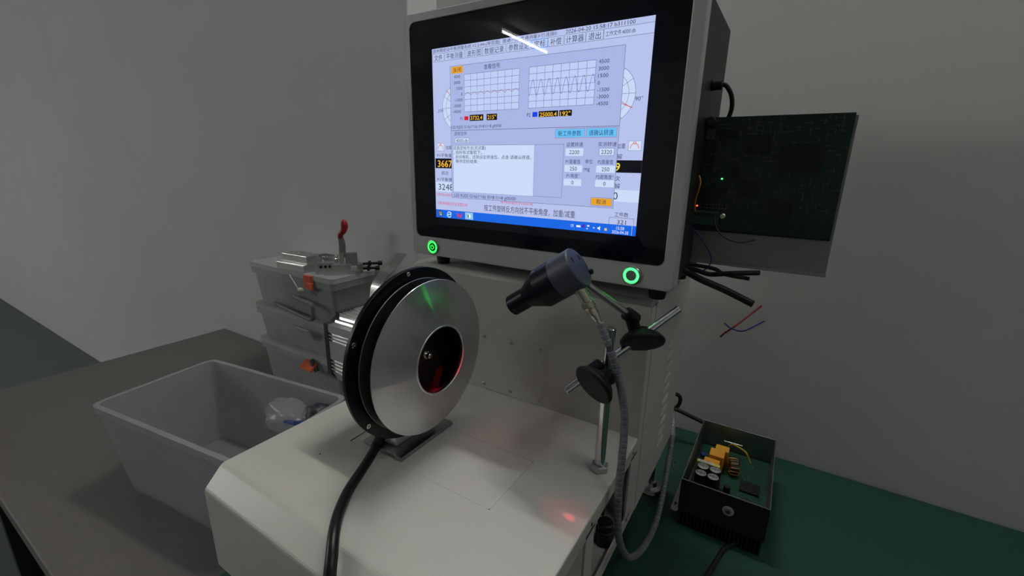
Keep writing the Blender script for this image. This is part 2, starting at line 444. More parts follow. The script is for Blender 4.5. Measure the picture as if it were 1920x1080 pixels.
o_in = rrect(MX0 + .0022, MZ0 + .0022, MX1 - .0022, MZ1 - .0022, .0058, 8)
o_mid = rrect(MX0 + .0006, MZ0 + .0006, MX1 - .0006, MZ1 - .0006, .0070, 8)
rings = [ringv(inner, MY + .006), ringv(inner, MY), ringv(o_in, MY), ringv(o_mid, MY + .0006), ringv(outer, MY + .0022), ringv(outer, MY + .0195), ringv(o_in, MY + .0210)]
for i in range(len(rings) - 1):
    for k in range(N):
        f = mb.bm.faces.new([rings[i][k], rings[i][(k + 1) % N], rings[i + 1][(k + 1) % N], rings[i + 1][k]]); f.smooth = 2 <= i <= 4
mb.bm.faces.new(rings[-1])
mb.build('front_frame', frame_paint, mon)
# thin polished edge around the glass
e1 = rrect(GX0, GZ0, GX1, GZ1, .0105, 8); e2 = rrect(GX0 + .0010, GZ0 + .0010, GX1 - .0010, GZ1 - .0010, .0096, 8)
mb = MB(); r1 = ringv(e1, MY + .0004); r2 = ringv(e2, MY - .0006); r3 = ringv(e2, MY + .002)
for k in range(N):
    for A_, B_ in ((r1, r2), (r2, r3)): mb.bm.faces.new([A_[k], A_[(k + 1) % N], B_[(k + 1) % N], B_[k]])
mb.build('glass_edge', mat('polished_edge', (.90, .87, .82), .30, 1.0), mon)
mb = MB(); mb.prism(e2, (0, .0015, 0), (0, MY + .0022, 0), (1, 0, 0), (0, 0, 1)); mb.build('bezel', bezelm, mon)
mb = MB(); v = ringv(e2, MY + .0002); mb.bm.faces.new(v)
gp = mb.build('glass_pane', glass_sheet('screen_glass'), mon, label='clear glossy cover glass of the screen')
if gp.data.polygons[0].normal.y > 0: gp.data.flip_normals()
MB().box((-.4880, MY + .018, .212), (-.1010, .688, .515), .003).build('rear_housing', housing, mon)
for x in (-.465, -.1235):
    for y in (.541, .665):
        MB().lathe([(0, 0), (0, .0092), (.001, .0098), (.017, .0118), (.0175, 0)], (x, y, .187), (0, 0, 1), 28).build('foot', rubber, mon)
green = emit('green_led', (.012, 1.0, .040), LED_GREEN * .7); green2 = emit('green_symbol', (.015, 1.0, .05), LED_GREEN * .2); green3 = emit('green_led_pale', (.020, 1.0, .065), LED_GREEN)
for bx, sym in ((-.4589, True), (-.1483, False)):
    b = MB().lathe([(-.001, .0118), (.0012, .0118), (.0024, .0108), (.0026, .0098), (.0020, .0093), (.0012, .0093), (.0012, 0)], (bx, MY, .2180), (0, -1, 0), 40).build('push_button', steel, mon)
    MB().lathe([(.0013, .0067), (.0021, .0069), (.0023, .0076), (.0021, .0088), (.0013, .0091)], (bx, MY, .2180), (0, -1, 0), 40).build('light_ring', green if sym else green3, b)
    MB().lathe([(.0012, .0066), (.0019, .0064), (.0019, 0)], (bx, MY, .2180), (0, -1, 0), 32).build('button_cap', psu_blk if sym else steel, b)
    if sym:
        mb = MB(); y = MY - .0021
        for k in range(14):
            a0, a1 = [math.radians(125 + 290 * q / 14) for q in (k, k + 1)]
            mb._add([(bx + r * math.cos(a_), y, .218 + r * math.sin(a_)) for a_, r in ((a0, .0024), (a1, .0024), (a1, .0036), (a0, .0036))], [(0, 1, 2, 3)])
        mb._add([(bx + dx, y, .218 + dz) for dx, dz in ((-.0006, .0005), (.0006, .0005), (.0006, .0042), (-.0006, .0042))], [(0, 1, 2, 3)])
        mb.build('power_symbol', green2, b)

# ---- the picture on the screen: 1024 x 768 units, flat sheets a hair apart
SX, SZ, SW, SH = -.4526, .4929, .3040, .2286


def P(u, v, k): return (SX + u / 1024 * SW, MY + .0020 - k * .00004, SZ - v / 768 * SH)


def E_(name, rgb, s=1.0): return emit('screen_' + name, lin(rgb), s)


bgm, panm, whm = E_('background', (186, 198, 240)), E_('dialog', (172, 184, 232)), E_('white', (206, 224, 252))
linem, txtm = E_('line', (96, 102, 140)), E_('text', (44, 48, 84))
orm, blkm, ylm, cym = E_('orange', (236, 166, 38)), E_('black', (14, 14, 24)), E_('digits', (250, 190, 60)), E_('cyan', (104, 196, 250))
redm, blum, tskm, redt = E_('red', (222, 34, 48)), E_('blue', (20, 70, 236)), E_('taskbar', (24, 104, 232)), E_('redtext', (214, 70, 110))
waver, waveb, tickm, tskw = E_('wave_red', (150, 60, 90)), E_('wave_blue', (70, 70, 190)), E_('button_edge', (128, 140, 190)), E_('tray_white', (235, 242, 255))


def rect(mb, u0, v0, u1, v1, k): mb._add([P(u0, v0, k), P(u1, v0, k), P(u1, v1, k), P(u0, v1, k)], [(0, 1, 2, 3)]); return mb


def line(mb, pts, wd, k):
    for (a, b), (c, d) in zip(pts, pts[1:]):
        L = math.hypot(c - a, d - b) or 1; nx, ny = -(d - b) / L * wd / 2, (c - a) / L * wd / 2
        mb._add([P(a + nx, b + ny, k), P(c + nx, d + ny, k), P(c - nx, d - ny, k), P(a - nx, b - ny, k)], [(0, 1, 2, 3)])
    return mb


def border(mb, u0, v0, u1, v1, wd, k): return line(mb, [(u0, v0), (u1, v0), (u1, v1), (u0, v1), (u0, v0)], wd, k)


def text(mb, s, u0, u1, vc, h, k, bold=0.0):
    """one run of lettering squeezed to u0..u1, middle line vc, height of a full character h"""
    c = bpy.data.curves.new('t', 'FONT'); c.body = s; c.size = 1; c.resolution_u = 2; c.fill_mode = 'FRONT'; c.offset = bold
    o = bpy.data.objects.new('t', c); COL.objects.link(o)
    me = bpy.data.meshes.new_from_object(o.evaluated_get(bpy.context.evaluated_depsgraph_get()))
    xs = [v.co.x for v in me.vertices]; x0, x1 = min(xs), max(xs)
    cjk = any(ord(ch) > 0x2e80 for ch in s)
    ym, hh = (.38, .92) if cjk else (.36, .72)
    t = bmesh.new(); t.from_mesh(me)
    for v in t.verts:
        u = u0 + (v.co.x - x0) / (x1 - x0) * (u1 - u0); vv = vc - (v.co.y - ym) / hh * h
        v.co = P(u, vv, k)
    mb.merge(t); bpy.data.objects.remove(o); bpy.data.curves.remove(c); bpy.data.meshes.remove(me)
    return mb


scr = rect(MB(), 0, 0, 1024, 768, 0).build('screen', bgm, mon, label='lit blue-white display showing charts and number fields')
T, TD, LN = MB(), MB(), MB()     # dark lettering, amber digits, thin lines
T_ = lambda *a, **k: text(T, *a, **k)
T_('国本精密动平衡测量系统 V2.2.44n(单双面)  普通一次/普通测量3/已连接0', 7, 643, 10, 15, 1)
T_('2026-04-20 15:58:17 b311100', 682, 954, 10, 14, 1)
for s, a, b, n_ in (('文件', 3, 72, .7), ('平衡测量', 76, 189, .85), ('波形图', 196, 285, .85), ('数据记录', 289, 406, .85), ('参数设定', 412, 527, .85), ('定标', 532, 605, .72), ('补偿', 607, 674, .72), ('计算器', 678, 765, .85), ('退出', 768, 836, .72)):
    mbb = rect(MB(), a, 22, b, 55, 1)
    btn = mbb.build('menu_button', whm if False else E_('menu_button', (190, 204, 244)), scr)
    border(LN, a, 22, b, 55, 1.3 if s != '定标' else .1, 2)
    if s == '定标': border(MB(), a + 1, 23, b - 1, 54, 2.5, 3).build('button_highlight', E_('blue_edge', (70, 150, 235)), scr)
    m_ = (a + b) / 2; hw = (b - a) / 2 * n_; T_(s, m_ - hw, m_ + hw, 39, 25, 3)
rect(MB(), 838, 21, 1024, 55, 1).build('file_field', E_('menu_button', (190, 204, 244)), scr); border(LN, 838, 21, 1024, 55, 1.3, 2)
T_('工作文件:4000.db', 845, 957, 38, 17, 3)
# dials half hidden by the dialog
for cx, cy, r1, r2, r0 in ((150, 257, 94, 72, 0), (882, 246, 94, 69, 0)):
    mbb = MB(); pts = [(cx + r1 * math.cos(q * PI / 24), cy + r1 * 1.06 * math.sin(q * PI / 24)) for q in range(49)]
    mbb._add([P(p[0], p[1], 1) for p in pts[:-1]], [tuple(range(48))]); mbb.build('dial', E_('dial_face', (206, 220, 250)), scr)
    line(LN, pts, 1.4, 2); line(LN, [(cx + r2 * math.cos(q * PI / 24), cy + r2 * 1.06 * math.sin(q * PI / 24)) for q in range(49)], 1.3, 2)
    for q in range(12): line(LN, [(cx, cy), (cx + r1 * math.cos(q * PI / 6), cy + r1 * 1.06 * math.sin(q * PI / 6))], 1.3, 2)
rl = MB(); line(rl, [(110, 206), (84, 182)], 2.2, 3); line(rl, [(920, 277), (969, 296)], 2.2, 3); rl.build('pointer_lines', redm, scr)
T_('270°', 29, 68, 267, 13, 3); T_('90°', 976, 1005, 266, 15, 3)
# left and right columns behind the dialog
for u0, u1 in ((18, 61), (966, 1015)):
    rect(MB(), u0, 413, u1, 448, 1).build('icon_field', E_('icon_white', (214, 226, 250)), scr); border(LN, u0, 413, u1, 448, 1, 2)
ic = MB()
for c0 in (39, 990):
    line(ic, [(c0 + 16 * math.cos(math.radians(q)), 440 - 18 * math.sin(math.radians(q))) for q in range(0, 181, 15)], 2, 3); border(ic, c0 - 5, 417, c0 + 5, 423, 1.5, 3)
ic.build('weight_icons', redm, scr)
T_('加重', 72, 108, 433, 17, 3); T_('加重', 920, 955, 431, 19, 3)
T_('P1平衡量', 16, 110, 469, 17, 3); T_('分解', 898, 945, 470, 20, 3); T_('前次', 42, 86, 551, 18, 3); T_('P1平衡量', 15, 108, 582, 17, 3); T_('前次', 896, 944, 551, 19, 3); T_('分解', 896, 946, 580, 20, 3)
bk = rect(MB(), 4, 483, 108, 529, 2); rect(bk, 920, 483, 1024, 529, 2); bk.build('black_field', blkm, scr)
wf = rect(MB(), 3, 594, 108, 640, 2); rect(wf, 920, 594, 1024, 639, 2); wf.build('white_field', whm, scr)
text(TD, '3667', 19, 109, 507, 32, 3, bold=.01); T_('3248', 20, 112, 617, 30, 3); T_('0', 921, 940, 617, 30, 3)
yl = text(MB(), '9', 921, 940, 507, 30, 3, bold=.012); yl.build('yellow_digit', E_('yellow', (248, 232, 70)), scr)
rt = text(MB(), '0等待转速达到设定值2200', 14, 200, 697, 17, 3); text(rt, '0等待启动启动', 9, 107, 655, 14, 3); text(rt, '等待转速达到设定值', 390, 560, 671, 14, 3); rt.build('red_lettering', redt, scr)
T_('按工件旋转反方向找不平衡角度，加重/减重', 298, 763, 703, 30, 3)
T_('工件数', 933, 989, 689, 19, 3); line(LN, [(912, 729), (912, 702), (1013, 702), (1013, 729)], 1.4, 3); T_('321', 946, 982, 718, 17, 3)
# dialog window
rect(MB(), 106, 82, 925, 666, 4).build('dialog_window', panm, scr)
border(LN, 106, 82, 925, 666, 1.4, 5); line(LN, [(106, 357), (925, 358)], 2, 5)
ob = rect(MB(), 114, 85, 180, 113, 6); rect(ob, 831, 630, 917, 658, 6); ob.build('orange_button', orm, scr); border(LN, 829, 628, 919, 660, 1.2, 6)
T_('关闭', 124, 168, 99, 20, 7); T_('取消', 853, 894, 644, 20, 7); T_('查看信号', 295, 379, 100, 20, 6)
for (u0, v0, u1, v1), nv in (((187, 121, 477, 278), 8), ((524, 121, 815, 278), 8)):
    rect(MB(), u0, v0, u1, v1, 5).build('chart', E_('chart_face', (194, 210, 250)), scr)
    for q in range(nv + 1): line(LN, [(u0 + (u1 - u0) * q / nv, v0), (u0 + (u1 - u0) * q / nv, v1)], 1.4, 6)
    for q in range(7): line(LN, [(u0, v0 + (v1 - v0) * q / 6), (u1, v0 + (v1 - v0) * q / 6)], 1.4, 6)
line(MB(), [(187 + q * 290 / 160, 202 - 5 * math.sin(2 * PI * (q / 160 * 8 - .28))) for q in range(161)], 1.3, 7).build('red_wave', waver, scr)
line(MB(), [(524 + q * 291 / 240, 200 - 30 * math.sin(2 * PI * (q / 240 * 7.75 - .25))) for q in range(241)], 1.5, 7).build('blue_wave', waveb, scr)
for q, s in enumerate(('4500', '3000', '1500', '0', '-1500', '-3000', '-4500')):
    vv = 127 + q * 24.6; wd = len(s)
    ln = {4: 36, 1: 8, 5: 46}[wd]; right = (164, 164, 177, 177, 177, 168, 167)[q]
    T_(s, right - ln, right, vv, 13, 6); l2 = {4: 41, 1: 9, 5: 48}[wd]; T_(s, 826, 826 + l2, vv + 1, 14, 6)
rect(MB(), 186, 297, 209, 314, 6).build('red_swatch', redm, scr); rect(MB(), 545, 294, 569, 313, 6).build('blue_swatch', blum, scr)
bf = MB()
for u0, v0, u1, v1, s in ((217, 292, 293, 318, '3732.4'), (311, 292, 367, 318, '215°'), (575, 292, 664, 315, '25000.4'), (669, 292, 725, 315, '192°')):
    rect(bf, u0, v0, u1, v1, 6); text(TD, s, u0 + 5, u1 - 6, 305, 17, 7, bold=.012)
bf.build('black_field', blkm, scr)
T_('P1', 162, 176, 306, 15, 6); T_('P2', 519, 536, 304, 15, 6)
T_('L32 R202 G16(1*16) I0=8 I1=8 g00/00', 109, 391, 342, 13, 6); T_('L32 R202 G16(1*16) I0=8 I1=8 g00/00', 120, 471, 653, 15, 6)
cb = rect(MB(), 657, 365, 783, 396, 6); rect(cb, 794, 365, 915, 396, 6); cb.build('blue_button', cym, scr); border(LN, 655, 363, 785, 398, 1.2, 6); border(LN, 792, 363, 917, 398, 1.2, 6)
T_('新工件参数', 668, 770, 381, 21, 7); T_('请确认转速', 803, 904, 381, 21, 7)
T_('定标文件', 126, 199, 371, 17, 6); wh = rect(MB(), 130, 391, 212, 412, 6); border(LN, 130, 391, 212, 412, 1.2, 7); T_('4000.db', 136, 206, 402, 14, 7)
rect(wh, 118, 424, 560, 637, 6)
border(LN, 118, 423, 697, 637, 1.2, 5); line(LN, [(560, 424), (560, 637)], 1, 7)
T_('双面定标方法(无试重)', 119, 307, 435, 17, 7); T_('. 将所有试重取下。', 121, 286, 455, 17, 7); T_('. 启动电机，达到设定转速后，点击 请确认转速。', 121, 545, 475, 17, 7); T_('. 等待定标结束;', 121, 262, 495, 17, 7)
for u0, v0, u1, v1, s in ((706, 439, 784, 468, '2200'), (851, 439, 912, 466, '2320'), (705, 504, 783, 531, '250'), (843, 504, 921, 531, '250'), (704, 559, 783, 586, '0'), (843, 559, 921, 586, '0')):
    rect(wh, u0, v0, u1, v1, 6); m_ = (u0 + u1) / 2; hw = {1: 5, 3: 16, 4: 22}[len(s)]; T_(s, m_ - hw, m_ + hw, (v0 + v1) / 2, 16, 7)
wh.build('white_field', whm, scr); border(LN, 851, 439, 912, 466, 1.2, 7)
for s, a, b, vv in (('设置转速', 708, 781, 424), ('实测转速', 846, 920, 424), ('P1面量值', 709, 773, 490), ('单位', 795, 826, 489), ('P2面量值', 849, 911, 490), ('P1角度°', 716, 773, 546), ('P2面角度°', 845, 917, 547)): T_(s, a, b, vv, 17, 6)
T_('mg', 791, 816, 517, 16, 6)
# task bar
rect(MB(), 0, 729, 1024, 768, 1).build('task_bar', tskm, scr)
rect(MB(), 185, 732, 233, 765, 2).build('task_button', E_('task_active', (150, 200, 235)), scr)
ap = rect(MB(), 199, 740, 218, 758, 3); ap.build('app_icon', E_('app_icon', (230, 245, 245)), scr); rect(MB(), 200, 742, 208, 757, 4).build('app_icon_detail', E_('app_green', (70, 140, 120)), scr)


def disc(cu, cv, r, k, name, m):
    mb = MB(); mb._add([P(cu + r * math.cos(q * PI / 12), cv + r * math.sin(q * PI / 12), k) for q in range(24)], [tuple(range(24))]); return mb.build(name, m, scr)


disc(27, 749, 18, 2, 'start_orb', E_('orb', (40, 90, 170)))
for (du, dv), c_ in (((-5, -5), (225, 90, 50)), ((5, -5), (130, 190, 60)), ((-5, 5), (60, 140, 230)), ((5, 5), (245, 200, 60))):
    rect(MB(), 27 + du - 4, 749 + dv - 4, 27 + du + 4, 749 + dv + 4, 3).build('orb_pane', E_('orb%d' % c_[0], c_), scr)
ie = MB(); line(ie, [(86 + 12 * math.cos(math.radians(q)), 750 + 13 * math.sin(math.radians(q))) for q in range(20, 361, 17)], 5, 3); line(ie, [(75, 750), (98, 750)], 4, 3)
line(ie, [(70 + q * 3.4, 760 - q * 2.4) for q in range(10)], 2, 3); ie.build('browser_icon', E_('ie', (190, 228, 255)), scr)
line(MB(), [(134, 739), (141, 761), (150, 743), (158, 761), (167, 739)], 5, 3).build('office_icon', E_('wps', (226, 44, 80)), scr)
W = MB(); text(W, '15:58', 945, 977, 742, 13, 3); text(W, '2026-04-20', 928, 995, 758, 13, 3); text(W, 'CK', 746, 761, 748, 12, 3)
rect(W, 772, 745, 791, 753, 3); rect(W, 820, 741, 830, 747, 3); rect(W, 818, 754, 824, 758, 3); line(W, [(846, 752), (850, 747), (854, 752)], 2.5, 3)
W._add([P(866, 746, 3), P(871, 746, 3), P(877, 740, 3), P(877, 759, 3), P(871, 753, 3), P(866, 753, 3)], [(0, 1, 2, 3, 4, 5)])
line(W, [(1008, 730), (1008, 768)], 1, 3); W.build('tray_lettering', tskw, scr)
disc(803, 747, 8, 3, 'tray_icon', E_('tray_purple', (70, 50, 190))); rect(MB(), 896, 747, 906, 757, 3).build('tray_icon', E_('tray_orange', (248, 196, 120)), scr)
T.build('dark_lettering', txtm, scr); TD.build('amber_digits', ylm, scr); LN.build('thin_lines', linem, scr)

# ================================================================== blower on the bed
AY, AZ = .364, .1203
bl = thing('centrifugal_blower', 'blower with polished cone disc, black flange ring and ribbed aluminium motor', 'blower', (-.39, AY, .0055))
XAX = (1, 0, 0)
# conical front shroud with a rolled hole edge
pr = [(-.0005, .0926), (0, .0933), (.0008, .0930), (.0050, .078), (.0098, .060), (.0130, .047), (.0141, .0425), (.0146, .0412), (.0145, .0402), (.0136, .0397), (.0105, .0396), (.0105, .0404), (.0120, .0412), (.0110, .0450), (.0085, .060), (.0037, .078), (-.0004, .0918), (-.0005, .0926)]
MB().lathe([(p[0], p[1]) for p in pr], (-.3333, AY, AZ), XAX, 128, sharp=7).build('front_shroud', alu, bl)
MB().lathe([(.0025 - .0014 + .0014 * math.cos(q * PI / 6), .0406 + .0014 * math.sin(q * PI / 6)) for q in range(13)], (-.3208, AY, AZ), XAX, 96, sharp=60).build('hole_rim', mat('rolled_rim', (.72, .72, .71), .34, 1.0), bl, label='bright rolled rim around the centre hole')
MB().lathe([(0, .010), (0, .0922), (.0006, .0927), (.0016, .0927), (.0020, .0922), (.0020, .010)], (-.3530, AY, AZ), XAX, 128).build('back_plate', alud, bl)
MB().lathe([(0, .008), (0, .0440), (.0010, .0440), (.0012, .0430), (.0012, .008)], (-.3512, AY, AZ), XAX, 96).build('hole_shade_disc', mat('hole_shade', (.012, .010, .010), .5, spec=.3, noise=.2, nscale=60), bl, label='added dark disc for the shade inside the hole')  # added disc, coloured for the darkness inside the hole
# curved vanes between the two plates
va = None
for k in range(9):
    mb = MB(); q0 = 2 * PI * k / 9; pts = []
    for j in range(9):
        r = .060 + .016 * j / 8; a_ = q0 + .9 * j / 8; pts.append((r, a_))
    for j in range(8):
        (r0, a0), (r1, a1) = pts[j], pts[j + 1]
        f = lambda r: -.3333 + .0143 * (.0925 - r) / .0525 - .0015
        vs = [(-.351, AY + r0 * math.cos(a0), AZ + r0 * math.sin(a0)), (-.351, AY + r1 * math.cos(a1), AZ + r1 * math.sin(a1)), (f(r1), AY + r1 * math.cos(a1), AZ + r1 * math.sin(a1)), (f(r0), AY + r0 * math.cos(a0), AZ + r0 * math.sin(a0))]
        mb._add(vs, [(0, 1, 2, 3)], True)
    mb.build('vane', mat('vane_shade', (.010, .009, .009), .6), bl)  # vanes blackened to stand for the shade between the plates
MB().lathe([(0, 0), (0, .013), (.003, .0125), (.004, .010), (.004, 0)], (-.3512, AY, AZ), XAX, 32).build('hub', mat('hub_dark', (.03, .028, .027), .45, .6), bl)
mb = MB(); mb.lathe([(0, .0058), (.0045, .0058), (.0052, .0052), (.0052, .0030)], (-.3474, AY, AZ), XAX, 6, smooth=False)
mb.lathe([(.004, .0033), (.0105, .0033), (.0112, .0026), (.0112, .0012), (.009, .001), (.009, 0)], (-.3474, AY, AZ), XAX, 20); mb.build('shaft_nut', nickel, bl)
# black flange ring with six screws
fl = MB().lathe([(0, .050), (0, .1040), (.0006, .1046), (.0044, .1046), (.0050, .1040), (.0050, .050), (0, .050)], (-.362, AY, AZ), XAX, 128).build('flange_ring', blackring, bl)
sw = None
for k in range(6):
    a_ = math.radians(96 + 60 * k); y, z = AY + .0996 * math.cos(a_), AZ + .0996 * math.sin(a_)
    if sw is None:
        mb = MB().lathe([(0, .0030), (.0010, .0030), (.0013, .0026), (.0013, .0014), (.0004, .0013), (.0004, 0)], (-.357, y, z), XAX, 20); sw = mb.build('screw', nickel, fl); s0 = (y, z)
    else: dup(sw, 'screw', fl, (0, y - s0[0], z - s0[1]))
# ribbed motor body: a notched section pushed along x
hw, hh = .052, .041
sec = []


def rib(u0, v0, u1, v1, n_, dep):
    """points from (u0,v0) to (u1,v1) with n_ grooves"""
    du, dv = (u1 - u0), (v1 - v0); L = math.hypot(du, dv); nx, ny = -dv / L * dep, du / L * dep
    out = []
    for i in range(n_):
        for s, t_ in ((0, 0.0), (0, .45), (1, .5), (1, .95)):
            q = (i + t_) / n_; out.append((u0 + du * q + nx * s, v0 + dv * q + ny * s))
    out.append((u1, v1)); return out


right = [(hw, .031)]
q_ = [(-hw, .031)]
# going round counter-clockwise in (y,z) seen from +x: right side up, top, left side down, bottom
side_up = rib(hw, -.031, hw, -.012, 4, .0022) + rib(hw, .010, hw, .023, 3, .0022) + [(hw, .031)]
notch_r = [(.042, .0312), (.0405, .0335), (.036, .0335), (.0345, .036)]
top = [(.034, hh)] + rib(.033, hh, .012, hh, 4, .0018) + [(-.012, hh)] + rib(-.012, hh, -.033, hh, 4, .0018) + [(-.034, hh)]
notch_l = [(-.0345, .036), (-.036, .0335), (-.0405, .0335), (-.042, .0312)]
side_dn = [(-hw, .031)] + rib(-hw, .023, -hw, .010, 3, .0022) + rib(-hw, -.012, -hw, -.031, 4, .0022)
bot = [(-.045, -.045), (-.03, -.051), (.03, -.051), (.045, -.045)]
sec = side_up + notch_r + top + notch_l + side_dn + bot
MB().prism(sec, (.092, 0, 0), (-.4535, AY, AZ), (0, 1, 0), (0, 0, 1)).build('motor_body', alup, bl)
plate = [(hw + .0003, -.034), (hw + .0003, .0315), (.042, .0317), (.0345, .0365), (.0345, hh + .0004), (-.0345, hh + .0004), (-.0345, .0365), (-.042, .0317), (-hw - .0003, .0315), (-hw - .0003, -.034), (-.045, -.0455), (.045, -.0455)]
MB().prism(plate, (-.0075, 0, 0), (-.4535, AY, AZ), (0, 1, 0), (0, 0, 1)).build('end_plate', mat('end_plate_dark', (.06, .06, .062), .4, .6), bl)
MB().box((-.408, .3295, .0055), (-.3655, .399, .040), .0008).build('spacer_block', whitep, bl, label='pale spacer block under the motor')
MB().box((-.408, .334, .038), (-.366, .394, .075), .001).build('motor_bracket', alup, bl)
# bent strip behind the flange
mb = MB(); pts = spline([(-.366, .318, .196), (-.366, .322, .2105), (-.366, .333, .2215), (-.366, .347, .2290), (-.366, .3600, .2395), (-.366, .3622, .2405)], 6)
prev = None
for p in pts:
    c = [mb.bm.verts.new((p.x + dx, p.y + dy, p.z)) for dx, dy in ((0, 0), (-.016, 0), (-.016, .0009), (0, .0009))]
    if prev:
        for k in range(4): mb.bm.faces.new([prev[k], prev[(k + 1) % 4], c[(k + 1) % 4], c[k]]).smooth = False
    else: mb.bm.faces.new(c)
    prev = c
mb.bm.faces.new(prev); mb.build('bent_strip', alub, bl)
# base plate the blower stands on
bp = thing('base_plate', 'flat aluminium base plate under the black flange, on the bed', 'plate', (-.378, .364, 0))
MB().box((-.4105, .3168, .0002), (-.3438, .4110, .0055), .0003, 1).build('plate', mat('milled_plate', (.36, .36, .35), .28, 1.0, noise=.06, nscale=40, rvar=.05), bp)
mb = MB(); mb.box((-.4104, .3166, .0050), (-.3735, .3170, .0056)); mb.box((-.3722, .3166, .0050), (-.3440, .3170, .0056)); mb.build('polished_edge', chrome, bp, label='bright polished front edge')
# motor lead
tag(MB().tube([(-.412, .372, .050), (-.402, .352, .026), (-.391, .328, .0115), (-.381, .310, .0085), (-.371, .2905, .0072), (-.3605, .268, .0066), (-.3505, .2475, .0064), (-.3390, .2300, .0064), (-.3270, .2150, .0068), (-.3130, .2010, .0070), (-.3000, .1885, .0010), (-.2920, .1795, -.0095), (-.2860, .1730, -.0260), (-.2830, .1700, -.0500), (-.283, .1695, -.1000), (-.285, .155, -.185), (-.31, .11, -.2335), (-.40, .09, -.2340)], .006, 16, 8,
          rf=lambda l, L: .0074 if l < .062 else (.0066 if l < .082 else .0056)).build('motor_cable', sleeve), 'thick black sleeved cable running from the flange over the bed edge', 'cable')

# ================================================================== sensor stand
PXY = (-.1429, .4340)
st = thing('sensor_stand', 'chrome post stand with two rods and black knob clamps', 'stand', (PXY[0], PXY[1], 0))
mb = MB(); mb.cyl((*PXY, .004), (*PXY, .120), .0062, 32); mb.cyl((*PXY, .118), (*PXY, .176), .0056, 32, ch=.0006); mb.build('post', chrome, st)
mb = MB(); mb.lathe([(0, .0000), (0, .0100), (.001, .0106), (.0068, .0106), (.0085, .0090), (.0085, .0060)], (*PXY, 0), (0, 0, 1), 6, smooth=False); mb.build('hex_nut', steel, st)
rA, rB = Vector((-.1768, .4026, .1056)), Vector((-.0912, .5130, .1862)); rd = (rB - rA).normalized()
mb = MB(); mb.cyl(rA, rB, .0042, 28, ch=.0004); mb.build('cross_rod', chrome, st)
# lower clamp
k1c, k1n = Vector((-.1475, .4010, .1201)), Vector((-.3537, -.8261, -.4387)).normalized()


def knob(c, n_, R_, name):
    """fat round grip knob: flat outer face at c, body behind it"""
    mb = MB().lathe([(.0004, 0), (.0, R_ * .90), (-.0008, R_ * .955), (-.0028, R_), (-.0048, R_ * .985), (-.0105, R_ * .80), (-.0125, R_ * .66), (-.0140, R_ * .40), (-.0190, .0075), (-.0200, 0)], c, n_, 48, sharp=24)
    return mb.build(name, blackt, st)


knob(k1c, k1n, .0240, 'clamp_knob')
mb = MB(); mb.cyl((*PXY, .1135), (*PXY, .1290), .0098, 28, ch=.001)
rm = rA + rd * ((PXY[0] - .010 - rA.x) / rd.x); mb.cyl(rm - rd * .0105, rm + rd * .0045, .0085, 24, ch=.001)
mb.cyl(k1c - k1n * .012, Vector((*PXY, .1225)) - k1n * .004, .0068, 20)
mb.cyl(rm - rd * .003, Vector((*PXY, .121)), .0065, 20)
mb.build('clamp_body', blackp, st)
# upper clamp
k2c, k2n = Vector((-.1145, .4605, .1547)), Vector((.332, -.5644, -.7558)).normalized()
knob(k2c, k2n, .0245, 'clamp_knob')
aA, aB = Vector((-.1706, .4267, .2215)), Vector((-.1292, .4681, .1798)); ad = (aB - aA).normalized()
s2 = rA + rd * .62 * (rB - rA).length; top2 = aB - ad * .004
mb = MB(); mb.cyl(aB - ad * .0125, aB + ad * .004, .0078, 24, ch=.001)
mid = top2.lerp(s2, .5)
mb.cyl(top2, mid + (s2 - top2) * .06, .0072, 24, ch=.0008); mb.cyl(mid + (s2 - top2) * .09, s2, .0076, 24, ch=.0008)
mb.cyl(s2 - rd * .007, s2 + rd * .007, .0078, 24, ch=.001); mb.cyl(s2, k2c - k2n * .012, .0070, 20)
mb.build('clamp_body', blackp, st)
MB().cyl(aA - ad * .002, aB + ad * .002, .0040, 28, ch=.0004).build('sensor_arm', steel, st)

# ================================================================== laser sensor
sR, sa = Vector((-.1752, .4147, .2420)), Vector((-.8114, -.0688, -.5805)).normalized()
se = thing('laser_sensor', 'matt black bottle shaped laser sensor held above the bed', 'sensor', sR)
MB().lathe([(.0265, .0215), (.0269, .0222), (.0484, .0222), (.0493, .0216), (.0695, .0123), (.0705, .0120), (.0924, .0120), (.0930, .0114), (.0930, .0080), (.0850, .0078), (.0850, 0)], sR, sa, 64, sharp=14).build('sensor_body', blackan, se)
MB().lathe([(.0264, .0200), (.0264, .0221), (.0012, .0222), (.0, .0213), (0, 0)], sR, sa, 64, sharp=14).build('rear_cap', mat('cap_screen_lit', (.045, .050, .078), .46, spec=.7, bump=.05, bscale=2500), se)  # colour lifted towards blue for the screen light on the cap
# face frame of the cap: u to the image right-down, v up
su = (Vector((-.1768, .4166, .2511)) - Vector((-.1813, .4097, .2494))); su = (su - sa * su.dot(sa)).normalized(); sv = sa.cross(su)
if sv.z < 0: sv = -sv
for p in ((-.1803, .4074, .2499), (-.1812, .4262, .2489)):
    d = Vector(p) - sR; d -= sa * d.dot(sa); c = sR + d
    MB().lathe([(-.00005, .0030), (-.00005, 0)], c, sa, 24).build('cap_hole', dark_in, se)
d = Vector((-.1701, .4356, .2324)) - sR; d -= sa * d.dot(sa); c = sR + d * .9
MB().lathe([(.001, .0030), (-.0026, .0030), (-.0032, .0026), (-.0032, .0014), (-.0012, .0013), (-.0012, 0)], c, sa, 20).build('cap_screw', rubber, se)
pA, pB = Vector((-.1722, .4124, .2185)), Vector((-.1476, .4161, .1823)); pd = (pB - pA); pl = pd.length; pd.normalize()
